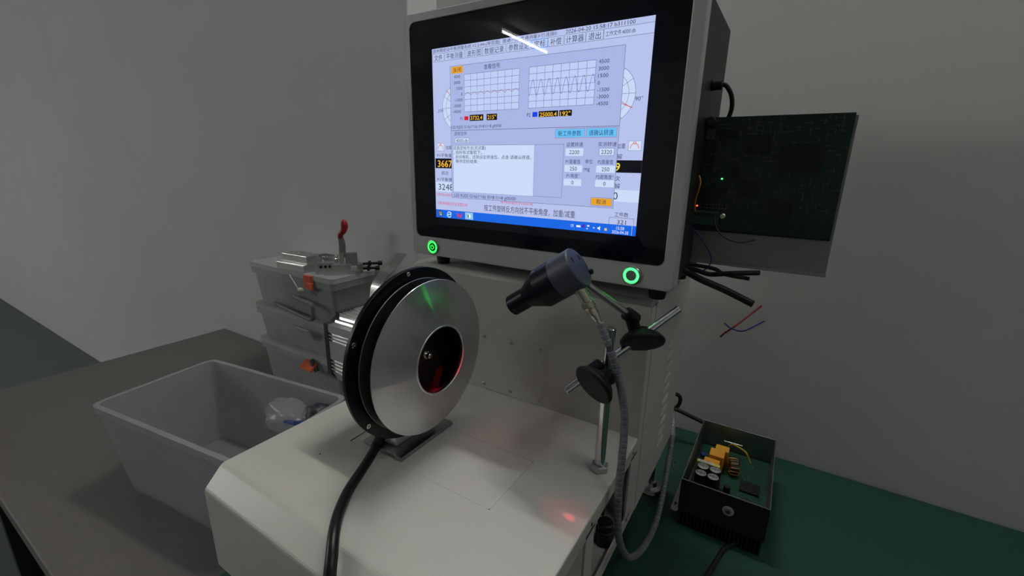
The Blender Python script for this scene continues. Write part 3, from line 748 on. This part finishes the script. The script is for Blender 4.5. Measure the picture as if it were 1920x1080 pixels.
mb = MB().lathe([(-.004, 0), (-.004, .0066), (.003, .0066), (.0032, .0058), (.014, .0058), (.0142, .0066), (.0160, .0068), (.0205, .0068), (.0222, .0062), (.0226, .0056), (.0300, .0054), (.0340, .0044), (.0365, .0036), (.0440, .0036), (.0445, 0)], pA, pd, 36, sharp=12)
mb.build('plug', nickel, se, label='nickel cable plug')
kn = MB(); pu = pd.orthogonal().normalized(); pv = pd.cross(pu)
for k in range(36):
    a_ = 2 * PI * k / 36; e = pu * math.cos(a_) + pv * math.sin(a_); f_ = pd.cross(e); kn.obox(pA + pd * .0182 + e * .0069, e, f_, pd, (.0003, .0003, .0022))
kn.build('plug_knurl', nickel, se, kind='stuff')
MB().obox(pA + pd * -.0035, pd, pu, pv, (.0016, .0062, .0075), .0004).build('plug_flat', mat('grey_anodised', (.16, .165, .17), .4, .7), se)
# spiral sleeved cable from the plug, hanging beside the frame
hp = [(-.1495, .4158, .1853), (-.1469, .4162, .1812), (-.1386, .4160, .1649), (-.1283, .4169, .1402), (-.1196, .4169, .1122), (-.1141, .4168, .0826), (-.1118, .4121, .0408), (-.1108, .4080, .0035), (-.1085, .4083, -.0377), (-.1055, .4171, -.0726), (-.1018, .4526, -.1209), (-.0987, .5104, -.1552), (-.0984, .5785, -.1714), (-.1016, .6297, -.1575), (-.1095, .6948, -.1439), (-.1181, .7563, -.1255), (-.1290, .7950, -.1030), (-.1480, .8150, -.0850)]
ho = thing('sensor_cable', 'grey spiral sleeved cable hanging in a loop from the sensor plug', 'cable', hp[0])
MB().tube(hp, .0032, 12, 6).build('cable_core', mat('cable_core_blue', (.06, .065, .09), .45), ho)
L_ = spline(hp, 160); acc = 0; seg = []; cur = [L_[0]]
for a_, b_ in zip(L_, L_[1:]):
    acc += (b_ - a_).length; cur.append(b_)
    if acc > .0062: seg.append(cur); cur = [b_]; acc = 0
first = None
for i, sgm in enumerate(seg):
    if i == 4: continue
    mb = MB(); q = sgm[::max(1, len(sgm) // 4)] + [sgm[-1]]
    mb.tube(q, .0043, 14, 1, rf=lambda l, L: .00400 + .00035 * (1 - l / max(L, 1e-6)), cap=True); mb.build('sleeve_turn', hosem, ho)

# ================================================================== controller board behind the monitor
pc = thing('circuit_board', 'green circuit board on a metal plate behind the monitor edge', 'circuit board', (-.06, .60, .23))
BY = .600
MB().box((-.104, BY + .006, .228), (.045, BY + .0075, .3985), .0005).build('mounting_plate', mat('zinc_plate', (.33, .32, .31), .45, .8, noise=.08, nscale=20), pc)
MB().box((-.104, BY + .0005, .2255), (.045, BY + .0075, .2285), .0004).build('plate_lip', mat('zinc_plate_lip', (.40, .40, .38), .4, .8), pc)
MB().box((-.1015, BY, .2685), (.042, BY + .0016, .4005), .0003).build('board', pcbd, pc)
MB().box((-.1015, BY + .0016, .2665), (.042, BY + .006, .2700)).build('spacer_strip', chipm, pc)
tb = MB().box((-.1015, BY - .0115, .2755), (-.0735, BY, .2915), .0005).build('terminal_block', mat('terminal_green', (.035, .10, .060), .45), pc)
o0 = None
for k in range(7):
    x = -.0992 + k * .0040
    if o0 is None: o0 = MB().box((x - .0011, BY - .0119, .2862), (x + .0011, BY - .0113, .2894)).build('terminal_opening', dark_in, tb); x0_ = x
    else: dup(o0, 'terminal_opening', tb, (x - x0_, 0, 0))
    MB().box((x + .00185, BY - .0117, .2757), (x + .0021, BY - .0113, .2912)).build('terminal_rib', pcbd, tb)
MB().lathe([(0, .0050), (.012, .0050), (.0128, .0045), (.0128, 0)], (-.0953, BY, .3955), (0, -1, 0), 24).build('capacitor', mat('capacitor_dark', (.015, .016, .018), .35), pc)
MB().lathe([(.0129, .0042), (.0129, 0)], (-.0953, BY, .3955), (0, -1, 0), 24).build('capacitor_top', mat('capacitor_top', (.10, .10, .10), .35, .9), pc)
MB().box((-.1005, BY - .009, .386), (-.0990, BY, .3985)).build('connector', chipm, pc)
MB().box((-.0995, BY - .004, .3755), (-.0905, BY, .3870), .0005).build('chip', mat('chip_grey', (.06, .06, .06), .5), pc, label='square grey power chip')
for x0, z0, x1, z1 in ((-.0855, .3765, -.066, .3865), (-.0935, .3615, -.0895, .3655), (-.0935, .349, -.0893, .3545), (-.0845, .3180, -.0815, .3260), (-.0745, .3145, -.0700, .3210), (-.097, .3030, -.0935, .3100), (-.0885, .3015, -.0845, .3090), (-.0945, .312, -.0895, .3155), (-.066, .330, -.058, .345), (-.054, .36, -.03, .38), (-.055, .31, -.035, .33), (-.025, .29, .0, .31), (-.02, .34, .02, .37)):
    MB().box((x0, BY - .0018, z0), (x1, BY, z1), .0002).build('chip', chipm, pc)
for z0 in (.3375, .357):
    MB().box((-.0868, BY - .0022, z0 + .009), (-.0832, BY, z0 + .014)).build('relay', mat('relay_red', (.10, .016, .016), .4), pc)
rs = random.Random(3); mb = MB(); mb2 = MB()
for k in range(260):
    x, z = rs.uniform(-.1, .04), rs.uniform(.296, .397)
    if rs.random() < .5:
        for j in range(rs.randint(2, 6)): mb.box((x + .0014 * j, BY - .0005, z), (x + .0014 * j + .0006, BY, z + .0008))
    else:
        for j in range(rs.randint(2, 5)): mb.box((x, BY - .0005, z + .0014 * j), (x + .0008, BY, z + .0014 * j + .0006))
for k in range(9):
    x = -.0965 + k * .0035; mb2.box((x, BY - .0012, .2965), (x + .0016, BY, .2985)); mb.box((x + .0001, BY - .0006, .2945), (x + .0014, BY, .2962)); mb.box((x + .0001, BY - .0006, .2988), (x + .0014, BY, .3000))
for z0 in (.3375, .357):
    for j in range(2):
        for i in range(2):
            x, z = -.0870 + i * .0022, z0 + j * .0042
            for a_, b_, c_, d_ in ((x, z, x + .002, z + .0002), (x, z + .0036, x + .002, z + .0038), (x, z, x + .0002, z + .0038), (x + .0018, z, x + .002, z + .0038)): mb.box((a_, BY - .0003, b_), (c_, BY, d_))
mb.build('solder_pads', mat('solder_dim', (.16, .17, .16), .4, .3), pc, kind='stuff'); mb2.build('resistors', chipm, pc, kind='stuff')
MB().box((-.0769, BY - .0014, .3297), (-.0751, BY, .3312)).build('green_indicator', emit('small_green', (.1, 1, .25), 3), pc)
MB().box((-.1009, BY - .0014, .2963), (-.0993, BY, .2979)).build('red_indicator', emit('small_red', (1, .08, .04), 3), pc)
MB().lathe([(0, .0036), (.0014, .0035), (.0022, .0026), (.0022, .0010), (.0012, .0009), (.0012, 0)], (-.0697, BY, .2862), (0, -1, 0), 20).build('screw', nickel, pc)
tag(MB().tube([(-.1010, .590, .3330), (-.0985, .580, .3325), (-.0960, .577, .3260), (-.0975, .578, .3160), (-.1010, .585, .3010), (-.1005, .5935, .2900)], .0011, 8, 8).build('orange_wire', orange_ins), 'short orange wire looping out from behind the monitor edge', 'wire')
tag(MB().tube([(-.1005, .580, .2735), (-.0960, .572, .2705), (-.0880, .568, .2640), (-.0770, .568, .2500), (-.0715, .568, .2380), (-.0740, .568, .2270), (-.084, .570, .2190)], .0008, 8, 8).build('blue_wire', blue_ins), 'thin blue wire hanging below the circuit board', 'wire')
tag(MB().tube([(-.0752, .5878, .2880), (-.0755, .578, .2830), (-.0700, .575, .2720), (-.060, .575, .2635), (-.045, .58, .259), (-.03, .592, .262)], .0009, 8, 8).build('brown_wire', brown_ins), 'thin dark brown wire drooping from the last board terminal', 'wire')
pw = thing('power_lead', 'black plug and lead curving down beside the dark monitor housing', 'cable', (-.1, .6, .43))
mb = MB(); mb.cyl((-.1015, .600, .4355), (-.0900, .602, .4362), .0058, 16, ch=.001); mb.build('plug', rubber, pw)
MB().tube([(-.0915, .602, .4362), (-.086, .603, .4350), (-.0795, .606, .4250), (-.0775, .610, .4120), (-.0800, .613, .4000), (-.084, .616, .385), (-.084, .616, .36)], .0026, 10, 8).build('lead', rubber, pw)
for i, (pts, r, lab) in enumerate((
        ([(-.150, .60, .2075), (-.110, .575, .2205), (-.095, .572, .2165), (-.0827, .570, .2119), (-.066, .570, .2065), (-.049, .570, .2011), (-.02, .57, .19)], .0042, 'thickest black cable sloping down to the right under the board'),
        ([(-.150, .62, .206), (-.110, .590, .2200), (-.092, .588, .2185), (-.073, .588, .2150), (-.05, .59, .2190), (-.02, .60, .222)], .0030, 'middle black cable of the bundle beneath the board plate'),
        ([(-.150, .64, .206), (-.112, .602, .2225), (-.092, .600, .2218), (-.070, .600, .2200), (-.058, .600, .2150), (-.03, .605, .212)], .0026, 'thin black cable lying rearmost beneath the board plate'))):
    tag(MB().tube(pts, r, 12, 8).build('black_cable', rubber), lab, 'cable', 'black cables behind the monitor')

# ================================================================== open power supply on the bench
ps = thing('power_supply', 'open metal box power supply with circuit board on the green mat', 'power supply', (-.02, .78, -.24))
X0, X1, Y0, Y1, ZB, ZT = -.0835, .045, .681, .892, -.2080, -.150
MB().box((X0, Y0, ZB), (X1, Y1, ZB + .002)).build('bottom_plate', psu_in, ps)
MB().box((X0, Y0, ZB), (X0 + .0018, Y1, ZT), .0005).build('side_wall', psu_in, ps)
MB().box((X1 - .0018, Y0, ZB), (X1, Y1, ZT), .0005).build('side_wall', psu_in, ps)
MB().box((X0, Y1 - .0018, ZB), (X1, Y1, ZT), .0005).build('back_wall', psu_in, ps)
fw = MB().box((X0, Y0 - .002, ZB - .003), (X1, Y0, ZT), .0008).build('front_wall', psu_blk, ps, label='black front wall')
MB().box((X0, Y0 - .0021, ZT - .0006), (X1, Y0 + .0002, ZT + .0003)).build('front_rim', psu_in, ps)
MB().prism(rrect(-.0935, .668, X0 + .002, .862, .006), (0, 0, .0016), (0, 0, ZB - .0005)).build('mounting_flange', psu_in, ps)
for y in (.688, .846):
    k_ = MB(); k_.cyl((-.0885, y, ZB + .0010), (-.0885, y, ZB + .00125), .0026, 16); k_.cyl((-.0885, y - .004, ZB + .0010), (-.0885, y - .004, ZB + .00125), .0016, 12); k_.build('key_slot', dark_in, ps)
f0 = None
for k in range(21):
    x = X0 + .003 + k * .006
    if f0 is None: f0 = MB().box((x, Y0 + .001, -.2395), (x + .0022, Y1 - .002, ZB - .0006)).build('heat_sink_fin', psu_blk, ps); fx = x
    else: dup(f0, 'heat_sink_fin', ps, (x - fx, 0, 0))
MB().box((X0 + .006, Y0 + .004, ZB + .006), (X1 - .004, Y1 - .006, ZB + .0076)).build('board', pcbm, ps)
c0 = None
for x, y in ((-.0610, .7355), (-.0415, .7355), (-.0608, .7570), (-.0410, .7575)):
    if c0 is None:
        c0 = MB().lathe([(0, .0098), (.0335, .0098), (.0350, .0092)], (x, y, ZB + .0076), (0, 0, 1), 32).build('capacitor', chipm, ps)
        ct = MB().lathe([(.0345, .0090), (.0348, .0084), (.0348, 0)], (x, y, ZB + .0076), (0, 0, 1), 32).build('capacitor_top', mat('capacitor_alu', (.50, .50, .50), .4, .7), c0)
        cx_ = MB().box((x - .0070, y - .0005, ZB + .0424), (x + .0070, y + .0005, ZB + .0428)); cx_.box((x - .0005, y - .0070, ZB + .0424), (x + .0005, y + .0070, ZB + .0428)); cx_ = cx_.build('vent_cross', mat('vent_mark', (.22, .22, .22), .5, .6), c0)
        cp0 = (x, y)
    else:
        c1 = dup(c0, 'capacitor', ps, (x - cp0[0], y - cp0[1], 0))
        for ch in (ct, cx_): dup(ch, ch.name, c1, (0, 0, 0))
for y0, y1, h in ((.7755, .7985, .036), (.8005, .8255, .042), (.8275, .846, .040)):
    MB().box((-.064 + (y0 - .775) * .25, y0, ZB + .0076), (-.038 + (y0 - .775) * .2, y1, ZB + h), .0008).build('film_capacitor', yellowc, ps)
tp = MB().box((-.0735, .7685, ZB + .028), (-.0355, .7760, ZB + .0415), .0005).build('taped_part', labely, ps)
MB().box((-.0705, .7690, ZB + .0414), (-.0470, .7756, ZB + .0419)).build('paper_label', labelw, ps)
lb = MB()
for k, s in ((0, 'ABC 14300V'), (1, '2025.09.21')):
    c = bpy.data.curves.new('t', 'FONT'); c.body = s; c.size = 1; o = bpy.data.objects.new('t', c); COL.objects.link(o)
    me = bpy.data.meshes.new_from_object(o.evaluated_get(bpy.context.evaluated_depsgraph_get())); xs_ = max(v.co.x for v in me.vertices)
    t_ = bmesh.new(); t_.from_mesh(me)
    for v in t_.verts: v.co = (-.0695 + v.co.x / xs_ * .021, .7728 - k * .0031 + v.co.y * .0028, ZB + .0421)
    lb.merge(t_); bpy.data.objects.remove(o)
lb.build('label_lettering', ink, ps)
for y in (.805, .83): MB().lathe([(0, 0), (0, .005), (.004, .005), (.005, .004), (.005, 0)], (-.071, y, ZB + .016), (.3, -.2, 1), 16).build('disc_capacitor', blue_ins, ps)
MB().lathe([(-.006, .008), (-.006, .014), (.006, .014), (.006, .008), (-.006, .008)], (-.016, .815, ZB + .022), (1, .3, 0), 28).build('coil_core', mat('ferrite', (.05, .07, .045), .5), ps)
cw = MB()
for k in range(14):
    a_ = 2 * PI * k / 14; u_ = Vector((1, .3, 0)).normalized(); v_ = Vector((-.3, 1, 0)).normalized(); c = Vector((-.016, .815, ZB + .022)); rr = v_ * math.cos(a_) + Vector((0, 0, 1)) * math.sin(a_)
    cw.tube([c + rr * .0075 - u_ * .007, c + rr * .0148 - u_ * .007, c + rr * .0148 + u_ * .007, c + rr * .0075 + u_ * .007, c + rr * .0075 - u_ * .007], .0009, 6, 2)
cw.build('copper_winding', mat('copper', (.42, .22, .09), .35, .9), ps)
MB().tube([(-.03, .855, ZB + .035), (-.025, .85, ZB + .046), (-.012, .84, ZB + .049), (.0, .835, ZB + .046), (.01, .83, ZB + .03)], .0016, 8, 8).build('yellow_lead', mat('yellow_insulation', (.45, .33, .04), .4), ps)
MB().cyl((-.040, .868, ZB + .037), (-.008, .866, ZB + .039), .0016, 10).build('steel_pin', steel, ps)
MB().cyl((-.0185, .745, ZB + .0076), (-.0185, .745, ZB + .028), .0055, 20, ch=.0008).build('capacitor', chipm, ps)
for x0, y0, x1, y1 in ((-.028, .715, -.020, .724), (-.012, .70, .002, .712), (-.030, .695, -.024, .702), (.005, .73, .02, .75), (.0, .77, .03, .80)):
    MB().box((x0, y0, ZB + .0076), (x1, y1, ZB + .012), .0004).build('chip', chipm, ps)
MB().box((-.030, .700, ZB + .0076), (-.018, .706, ZB + .011), .001).build('red_part', red_ins, ps)
pad = MB(); rs = random.Random(5)
for k in range(70):
    x, y = rs.uniform(-.032, .035), rs.uniform(.69, .86); pad.box((x, y, ZB + .0076), (x + .0018, y + .0010, ZB + .0083))
pad.build('solder_pads', solder, ps, kind='stuff')
MB().lathe([(0, .0085), (.0008, .0085), (.0012, .0075), (.0012, .0042)], (-.010, Y0 - .0018, -.178), (0, -1, 0), 28).build('knob_collar', mat('white_ring', (.55, .58, .56), .4), ps)
MB().lathe([(.001, .0040), (.003, .0036), (.003, 0)], (-.010, Y0 - .0018, -.178), (0, -1, 0), 20).build('terminal_screw', nickel, ps)
tag(MB().tube([(.02, .700, -.236), (-.004, .668, -.2365), (-.016, .620, -.2365), (-.021, .585, -.2365), (-.015, .53, -.2365), (.02, .48, -.2365)], .0034, 10, 8).build('black_lead', rubber), 'black lead on the green mat in front of the power supply', 'cable')
sk = thing('loose_screw', 'small steel screw lying on the green mat', 'screw', (-.121, .838, -.24))
MB().lathe([(0, 0), (0, .0026), (.0012, .0030), (.0020, .0022), (.0020, 0)], (-.1225, .842, -.2375), (.35, -1, -.05), 14).build('screw_head', nickel, sk)
MB().cyl((-.1220, .840, -.2375), (-.1190, .830, -.2385), .0013, 10).build('screw_shank', nickel, sk)
# cord and loose wires by the wall
tag(MB().tube([(-.165, .90, -.130), (-.150, .93, -.1310), (-.1405, .935, -.1390), (-.1415, .935, -.1560), (-.150, .93, -.1680), (-.158, .92, -.1660), (-.145, .925, -.1640), (-.120, .93, -.1715), (-.086, .935, -.1830), (-.05, .94, -.205), (.0, .945, -.234)], .0042, 10, 8).build('mains_cable', rubber), 'black power cord looping out behind the machine side by the wall', 'cord')
tag(MB().tube([(-.0795, .925, .0200), (-.0735, .922, .0300), (-.0655, .92, .0390), (-.05, .93, .055), (-.02, .985, .08)], .0019, 8, 6).build('red_wire', red_ins), 'short red wire end sticking out from the wall', 'wire')
tag(MB().tube([(-.0755, .915, .0530), (-.070, .915, .0490), (-.060, .915, .0440), (-.04, .93, .04), (-.01, .985, .05)], .0015, 8, 6).build('blue_wire', blue_ins), 'short blue wire end crossing the red one by the wall', 'wire')

# ================================================================== storage boxes, left
BX1, BY0, BY1 = -1.020, .727, .878


def storage_box(zb, zt, label, latch_x, lid=True, drop=0):
    """tapered translucent box with rim, lid and orange latches"""
    x0 = -1.42
    b = thing('storage_box', label, 'storage box', ((x0 + BX1) / 2, (BY0 + BY1) / 2, zb), 'clear storage boxes stacked by the wall')
    zl = zt - .014
    mb = MB(); tp = .012; wt = .0022

    def ringp(z, ins, t):
        return [mb.bm.verts.new((p[0], p[1], z)) for p in rrect(x0 + ins + t, BY0 + ins + t, BX1 - ins - t, BY1 - ins - t, .014, 5)]
    a_ = [ringp(zb, tp, 0), ringp(zl - .018, .004, 0), ringp(zl - .018, -.003, 0), ringp(zl, -.003, 0), ringp(zl, .006, 0), ringp(zl - .016, .006, 0), ringp(zb + wt, tp, wt)]
    n_ = len(a_[0])
    for i in range(len(a_) - 1):
        for k in range(n_): mb.bm.faces.new([a_[i][k], a_[i][(k + 1) % n_], a_[i + 1][(k + 1) % n_], a_[i + 1][k]])
    mb.bm.faces.new(a_[0]); mb.bm.faces.new(a_[-1]); mb.build('box_body', ppl, b)
    if lid: MB().prism(rrect(x0 - .004, BY0 - .004, BX1 + .004, BY1 + .003, .016, 5), (0, 0, .014), (0, 0, zl + .0005)).build('lid', ppl2, b)
    for lx, tilt in latch_x:
        l = MB()
        if tilt: l.obox((lx, BY0 - .020, zl - .010), (1, 0, 0), (0, .80, .6), (0, -.6, .80), (.028, .016, .003), .002)
        else:
            l.box((lx - .018, BY0 - .010, zl - .024), (lx + .018, BY0 - .0035, zt + .0005), .002); l.box((lx - .004, BY0 - .011, zl - .028), (lx + .021, BY0 - .004, zl - .006), .002)
        l.build('latch', orangep, b)
    return b


b1 = storage_box(-.097, .036, 'upper clear storage box with orange latch and tools on its lid', [(-1.115, False)])
b2 = storage_box(-.214, -.098, 'middle clear storage box between two others', [])
b3 = storage_box(-.360, -.215, 'bottom clear storage box of the stack, orange latch flap lifted', [(-1.137, True)])
MB().tube([(-1.20, BY0 - .004, -.040), (-1.12, BY0 - .016, -.040), (-1.092, BY0 - .018, -.044), (-1.090, BY0 - .018, -.066), (-1.094, BY0 - .018, -.084), (-1.12, BY0 - .016, -.090), (-1.22, BY0 - .010, -.084), (-1.30, BY0 - .004, -.080)], .006, 8, 6).build('carry_handle', mat('grey_handle', (.16, .17, .165), .45), b1)
mb = MB(); mb.obox((-1.148, BY0 - .014, -.142), (1, 0, 0), (0, .45, -.9), (0, .9, .45), (.030, .018, .0015), .001); mb.build('clear_latch', ppl2, b2)
MB().obox((-1.118, BY0 - .014, -.236), (.6, 0, -.8), (0, 1, 0), (.8, 0, .6), (.020, .007, .006), .003).build('latch_stem', mat('grey_latch_stem', (.07, .07, .07), .5), b3)
# dark tools inside the upper box
tr = random.Random(11)
for i in range(6):
    x = -1.07 - i * .05; lab_ = 'dark tool block inside the upper clear box, %s' % ('next to its front corner', 'second from its front corner', 'third from its front corner', 'fourth from its front corner', 'fifth from its front corner', 'farthest from its front corner')[i]
    o = MB().obox((x, .775 + .02 * (i % 2), -.045), (math.cos(.3 * i), math.sin(.3 * i), 0), (-math.sin(.3 * i), math.cos(.3 * i), 0), (0, 0, 1), (.021, .024, .047 + .004 * (i % 3)), .006).build('tool_block', blackp)
    tag(o, lab_, 'tool', 'dark tools inside the upper clear box')
# toggle clamp and fixture parts on the lid (z = .0366)
LZ = .0367
tc = thing('toggle_clamp', 'toggle clamp with red grip on an aluminium plate, on the box lid', 'clamp', (-1.055, .795, LZ))
ua = Vector((.66, .75, 0)).normalized(); vb_ = Vector((-ua.y, ua.x, 0)); zz = Vector((0, 0, 1))
MB().obox((-1.055, .792, LZ + .006), ua, vb_, zz, (.047, .020, .006), .001).build('base', alub, tc)
MB().obox((-1.058, .790, LZ + .020), ua, vb_, zz, (.026, .014, .008), .001).build('slide_block', alub, tc)
MB().obox((-1.056, .792, LZ + .040), ua, vb_, zz, (.006, .004, .018), .001).build('upright', alub, tc)
MB().obox((-1.040, .812, LZ + .040), ua, vb_, zz, (.016, .006, .020), .003).build('linkage', steel, tc)
mb = MB(); mb.tube([(-1.070, .785, LZ + .050), (-1.100, .770, LZ + .052), (-1.118, .760, LZ + .047), (-1.100, .764, LZ + .042), (-1.07, .778, LZ + .042)], .0035, 8, 8); mb.build('arm', steel, tc)
mb = MB(); mb.prism([(-.010, .0), (.016, .0), (.010, .018), (.0115, .040), (.006, .062), (-.001, .068), (-.009, .068), (-.008, .03)], (vb_ * .006), Vector((-1.056, .795, LZ + .045)), (.85, .5, 0), (0, 0, 1)); mb.build('lever', steel, tc)
MB().tube([(-1.060, .794, LZ + .100), (-1.056, .796, LZ + .112), (-1.049, .800, LZ + .122), (-1.046, .802, LZ + .134), (-1.047, .801, LZ + .146), (-1.049, .800, LZ + .152)], .009, 14, 8, rf=lambda l, L: (.0060 + .0036 * min(1, l / L * 1.5)) * math.sqrt(max(.02, 1 - max(0, (l / L - .72) / .28) ** 2))).build('grip', redp, tc, label='red rubber grip')
for dz, ln in ((.026, .030), (.012, .022)):
    mb = MB(); p0 = Vector((-1.018, .832, LZ + dz)); mb.cyl(p0, p0 + ua * (ln + .02), .0040, 12); mb.lathe([(0, .0078), (.008, .0078)], p0 + ua * ln * .5, ua, 6, smooth=False); mb.cyl(p0 + ua * (ln + .012), p0 + ua * (ln + .024), .0068, 14, ch=.001); mb.build('bolt', rubber, tc)
MB().obox((-1.024, .826, LZ + .014), ua, vb_, zz, (.008, .010, .012), .001).build('stop_block', steel, tc)
hb = thing('drilled_block', 'small aluminium block with three holes beside the toggle clamp', 'block', (-1.10, .762, LZ))
MB().obox((-1.092, .765, LZ + .016), ua, vb_, zz, (.022, .016, .016), .001).build('block', alub, hb)
for k in range(3):
    c = Vector((-1.092, .765, LZ + .022)) - vb_ * .0163 + ua * (.012 * (k - 1)); MB().lathe([(0, .0042), (0, 0)], c, -vb_, 16).build('hole', dark_in, hb)
for (x, y, z0), h_, lab in (((-1.200, .752, 0), (.060, .030, .011), 'lower long aluminium fixture bar lying on the clear lid'), ((-1.195, .760, .0222), (.055, .026, .012), 'upper aluminium fixture bar stacked on the longer bar')):
    o = thing('fixture_bar', lab, 'bar', (x, y, LZ + z0), 'aluminium fixture bars on the lid')
    MB().obox((x, y, LZ + z0 + h_[2]), (1, .06, 0), (-.06, 1, 0), zz, h_, .0012).build('bar', alub, o)
    for dx in (-.04, .0, .045): MB().cyl((x + dx, y - .008, LZ + z0 + h_[2] * 2 - .001), (x + dx, y - .008, LZ + z0 + h_[2] * 2 + .003), .004, 12, ch=.0008).build('bolt_head', nickel, o)
rg = thing('round_fixture', 'round aluminium fixture lying behind the bars on the lid', 'fixture', (-1.15, .825, LZ))
MB().lathe([(0, 0), (0, .036), (.012, .036), (.014, .034), (.014, .028), (.028, .027), (.030, .025), (.030, .010), (.020, .009), (.020, 0)], (-1.15, .832, LZ), zz, 40).build('fixture_body', alub, rg)
for k in range(8):
    a_ = 2 * PI * k / 8; MB().cyl((-1.15 + .019 * math.cos(a_), .832 + .019 * math.sin(a_), LZ + .029), (-1.15 + .019 * math.cos(a_), .832 + .019 * math.sin(a_), LZ + .034), .0035, 10, ch=.0006).build('bolt_head', nickel, rg)
sb = thing('scriber', 'thin steel scriber with a white knob leaning on the box front', 'tool', (-1.16, .715, -.02))
MB().cyl((-1.178, .706, .030), (-1.146, .708, -.008), .0024, 10).build('rod', steel, sb)
MB().ball((-1.139, .710, -.008), .0075, (1.2, 1, 1), 14).build('knob', mat('cream_knob', (.55, .53, .45), .5), sb)
# open bin with bags and blue cards
bn = thing('open_bin', 'open clear plastic bin beside the bed holding bags and blue cards', 'bin', (-.748, .552, -.36))
mb = MB()
o_ = rrect(-1.20, .30, -.755, .548, .02, 5); i_ = rrect(-1.194, .306, -.761, .542, .016, 5); ob_ = rrect(-1.18, .32, -.785, .528, .02, 5); ib_ = rrect(-1.177, .323, -.788, .525, .018, 5)
rgs = [[mb.bm.verts.new((p[0], p[1], z)) for p in poly] for poly, z in ((ob_, -.36), (o_, -.165), (rrect(-1.204, .296, -.751, .552, .022, 5), -.164), (rrect(-1.204, .296, -.751, .552, .022, 5), -.150), (i_, -.150), (ib_, -.357))]
for i in range(5):
    for k in range(len(o_)): mb.bm.faces.new([rgs[i][k], rgs[i][(k + 1) % len(o_)], rgs[i + 1][(k + 1) % len(o_)], rgs[i + 1][k]])
mb.bm.faces.new(rgs[0]); mb.bm.faces.new(rgs[5]); mb.build('bin_body', clear_plastic('milky_bin', (.46, .49, .52), .62), bn)
bn.rotation_euler = (0, 0, math.radians(8))


def crumple(name, c, r, sc, m, seed, lab, grp):
    t_ = bmesh.new(); bmesh.ops.create_icosphere(t_, subdivisions=4, radius=1); q = random.Random(seed)
    wv = [(Vector((q.uniform(-1, 1), q.uniform(-1, 1), q.uniform(-1, 1))).normalized() * q.uniform(2, 6), q.uniform(0, 6), q.uniform(.03, .11)) for _ in range(14)]
    for v in t_.verts:
        d = 1 + sum(a_ * abs(math.sin(k_.dot(v.co) + p_)) for k_, p_, a_ in wv) - .3; v.co = Vector((v.co.x * sc[0], v.co.y * sc[1], v.co.z * sc[2])) * d * r + Vector(c)
    for f in t_.faces: f.smooth = True
    return tag(MB().merge(t_).build(name, m), lab, 'bag', grp)


crumple('plastic_bag', (-.852, .472, -.190), .046, (1.1, .62, .62), bagm, 1, 'crumpled clear plastic bag at the rear of the open bin', None)
crumple('plastic_bag', (-.850, .375, -.295), .048, (1.0, .9, .9), bagm, 2, 'crumpled clear plastic bag lowest in the open bin near the bed', None)
crumple('dark_bag', (-.788, .505, -.200), .034, (1.0, .7, .9), mat('dark_blue_bag', (.02, .025, .035), .5), 3, 'dark grey bag in the open bin beside the blue cards', None)
for i, (x, y, z, a_) in enumerate(((-.774, .462, -.174, .4), (-.800, .455, -.180, .2), (-.790, .425, -.200, .7))):
    o = MB().obox((x, y, z), (math.cos(a_), math.sin(a_), 0), (-math.sin(a_) * .9, math.cos(a_) * .9, -.43), Vector((math.cos(a_), math.sin(a_), 0)).cross(Vector((-math.sin(a_) * .9, math.cos(a_) * .9, -.43))), (.020, .013, .002), .0004).build('blue_card', bluebox)
    tag(o, ('blue printed card lying in the middle of the open bin', 'blue printed card nearest the dark bag in the open bin', 'blue printed card nearest the bed edge in the open bin')[i], 'card', 'blue cards in the open bin')

# ================================================================== laser of the sensor, and added spots for its reflection
ld = bpy.data.lights.new('laser_beam', 'SPOT'); ld.energy = LASER; ld.color = (1, .02, .06); ld.spot_size = math.radians(14); ld.spot_blend = .6; ld.shadow_soft_size = .001
lo = bpy.data.objects.new('laser_beam', ld); COL.objects.link(lo); lo.location = sR + sa * .094; lo.rotation_euler = (Vector((-.3205, .4000, .1030)) - lo.location).to_track_quat('-Z', 'Y').to_euler()
# added red spots standing in for the beam thrown back by the hole edge
for nm, sz, en in (('added_laser_reflection', 2.6, 2.2), ('added_laser_haze', 15, .32)):
    l2 = bpy.data.lights.new(nm, 'SPOT'); l2.energy = en; l2.color = (1, .03, .09); l2.spot_size = math.radians(sz); l2.spot_blend = 1.0; l2.shadow_soft_size = .002
    o2 = bpy.data.objects.new(nm, l2); COL.objects.link(o2); o2.location = (-.312, .392, .140)
    o2.rotation_euler = (Vector((-.1408, .3477, 0)) - o2.location).to_track_quat('-Z', 'Y').to_euler()
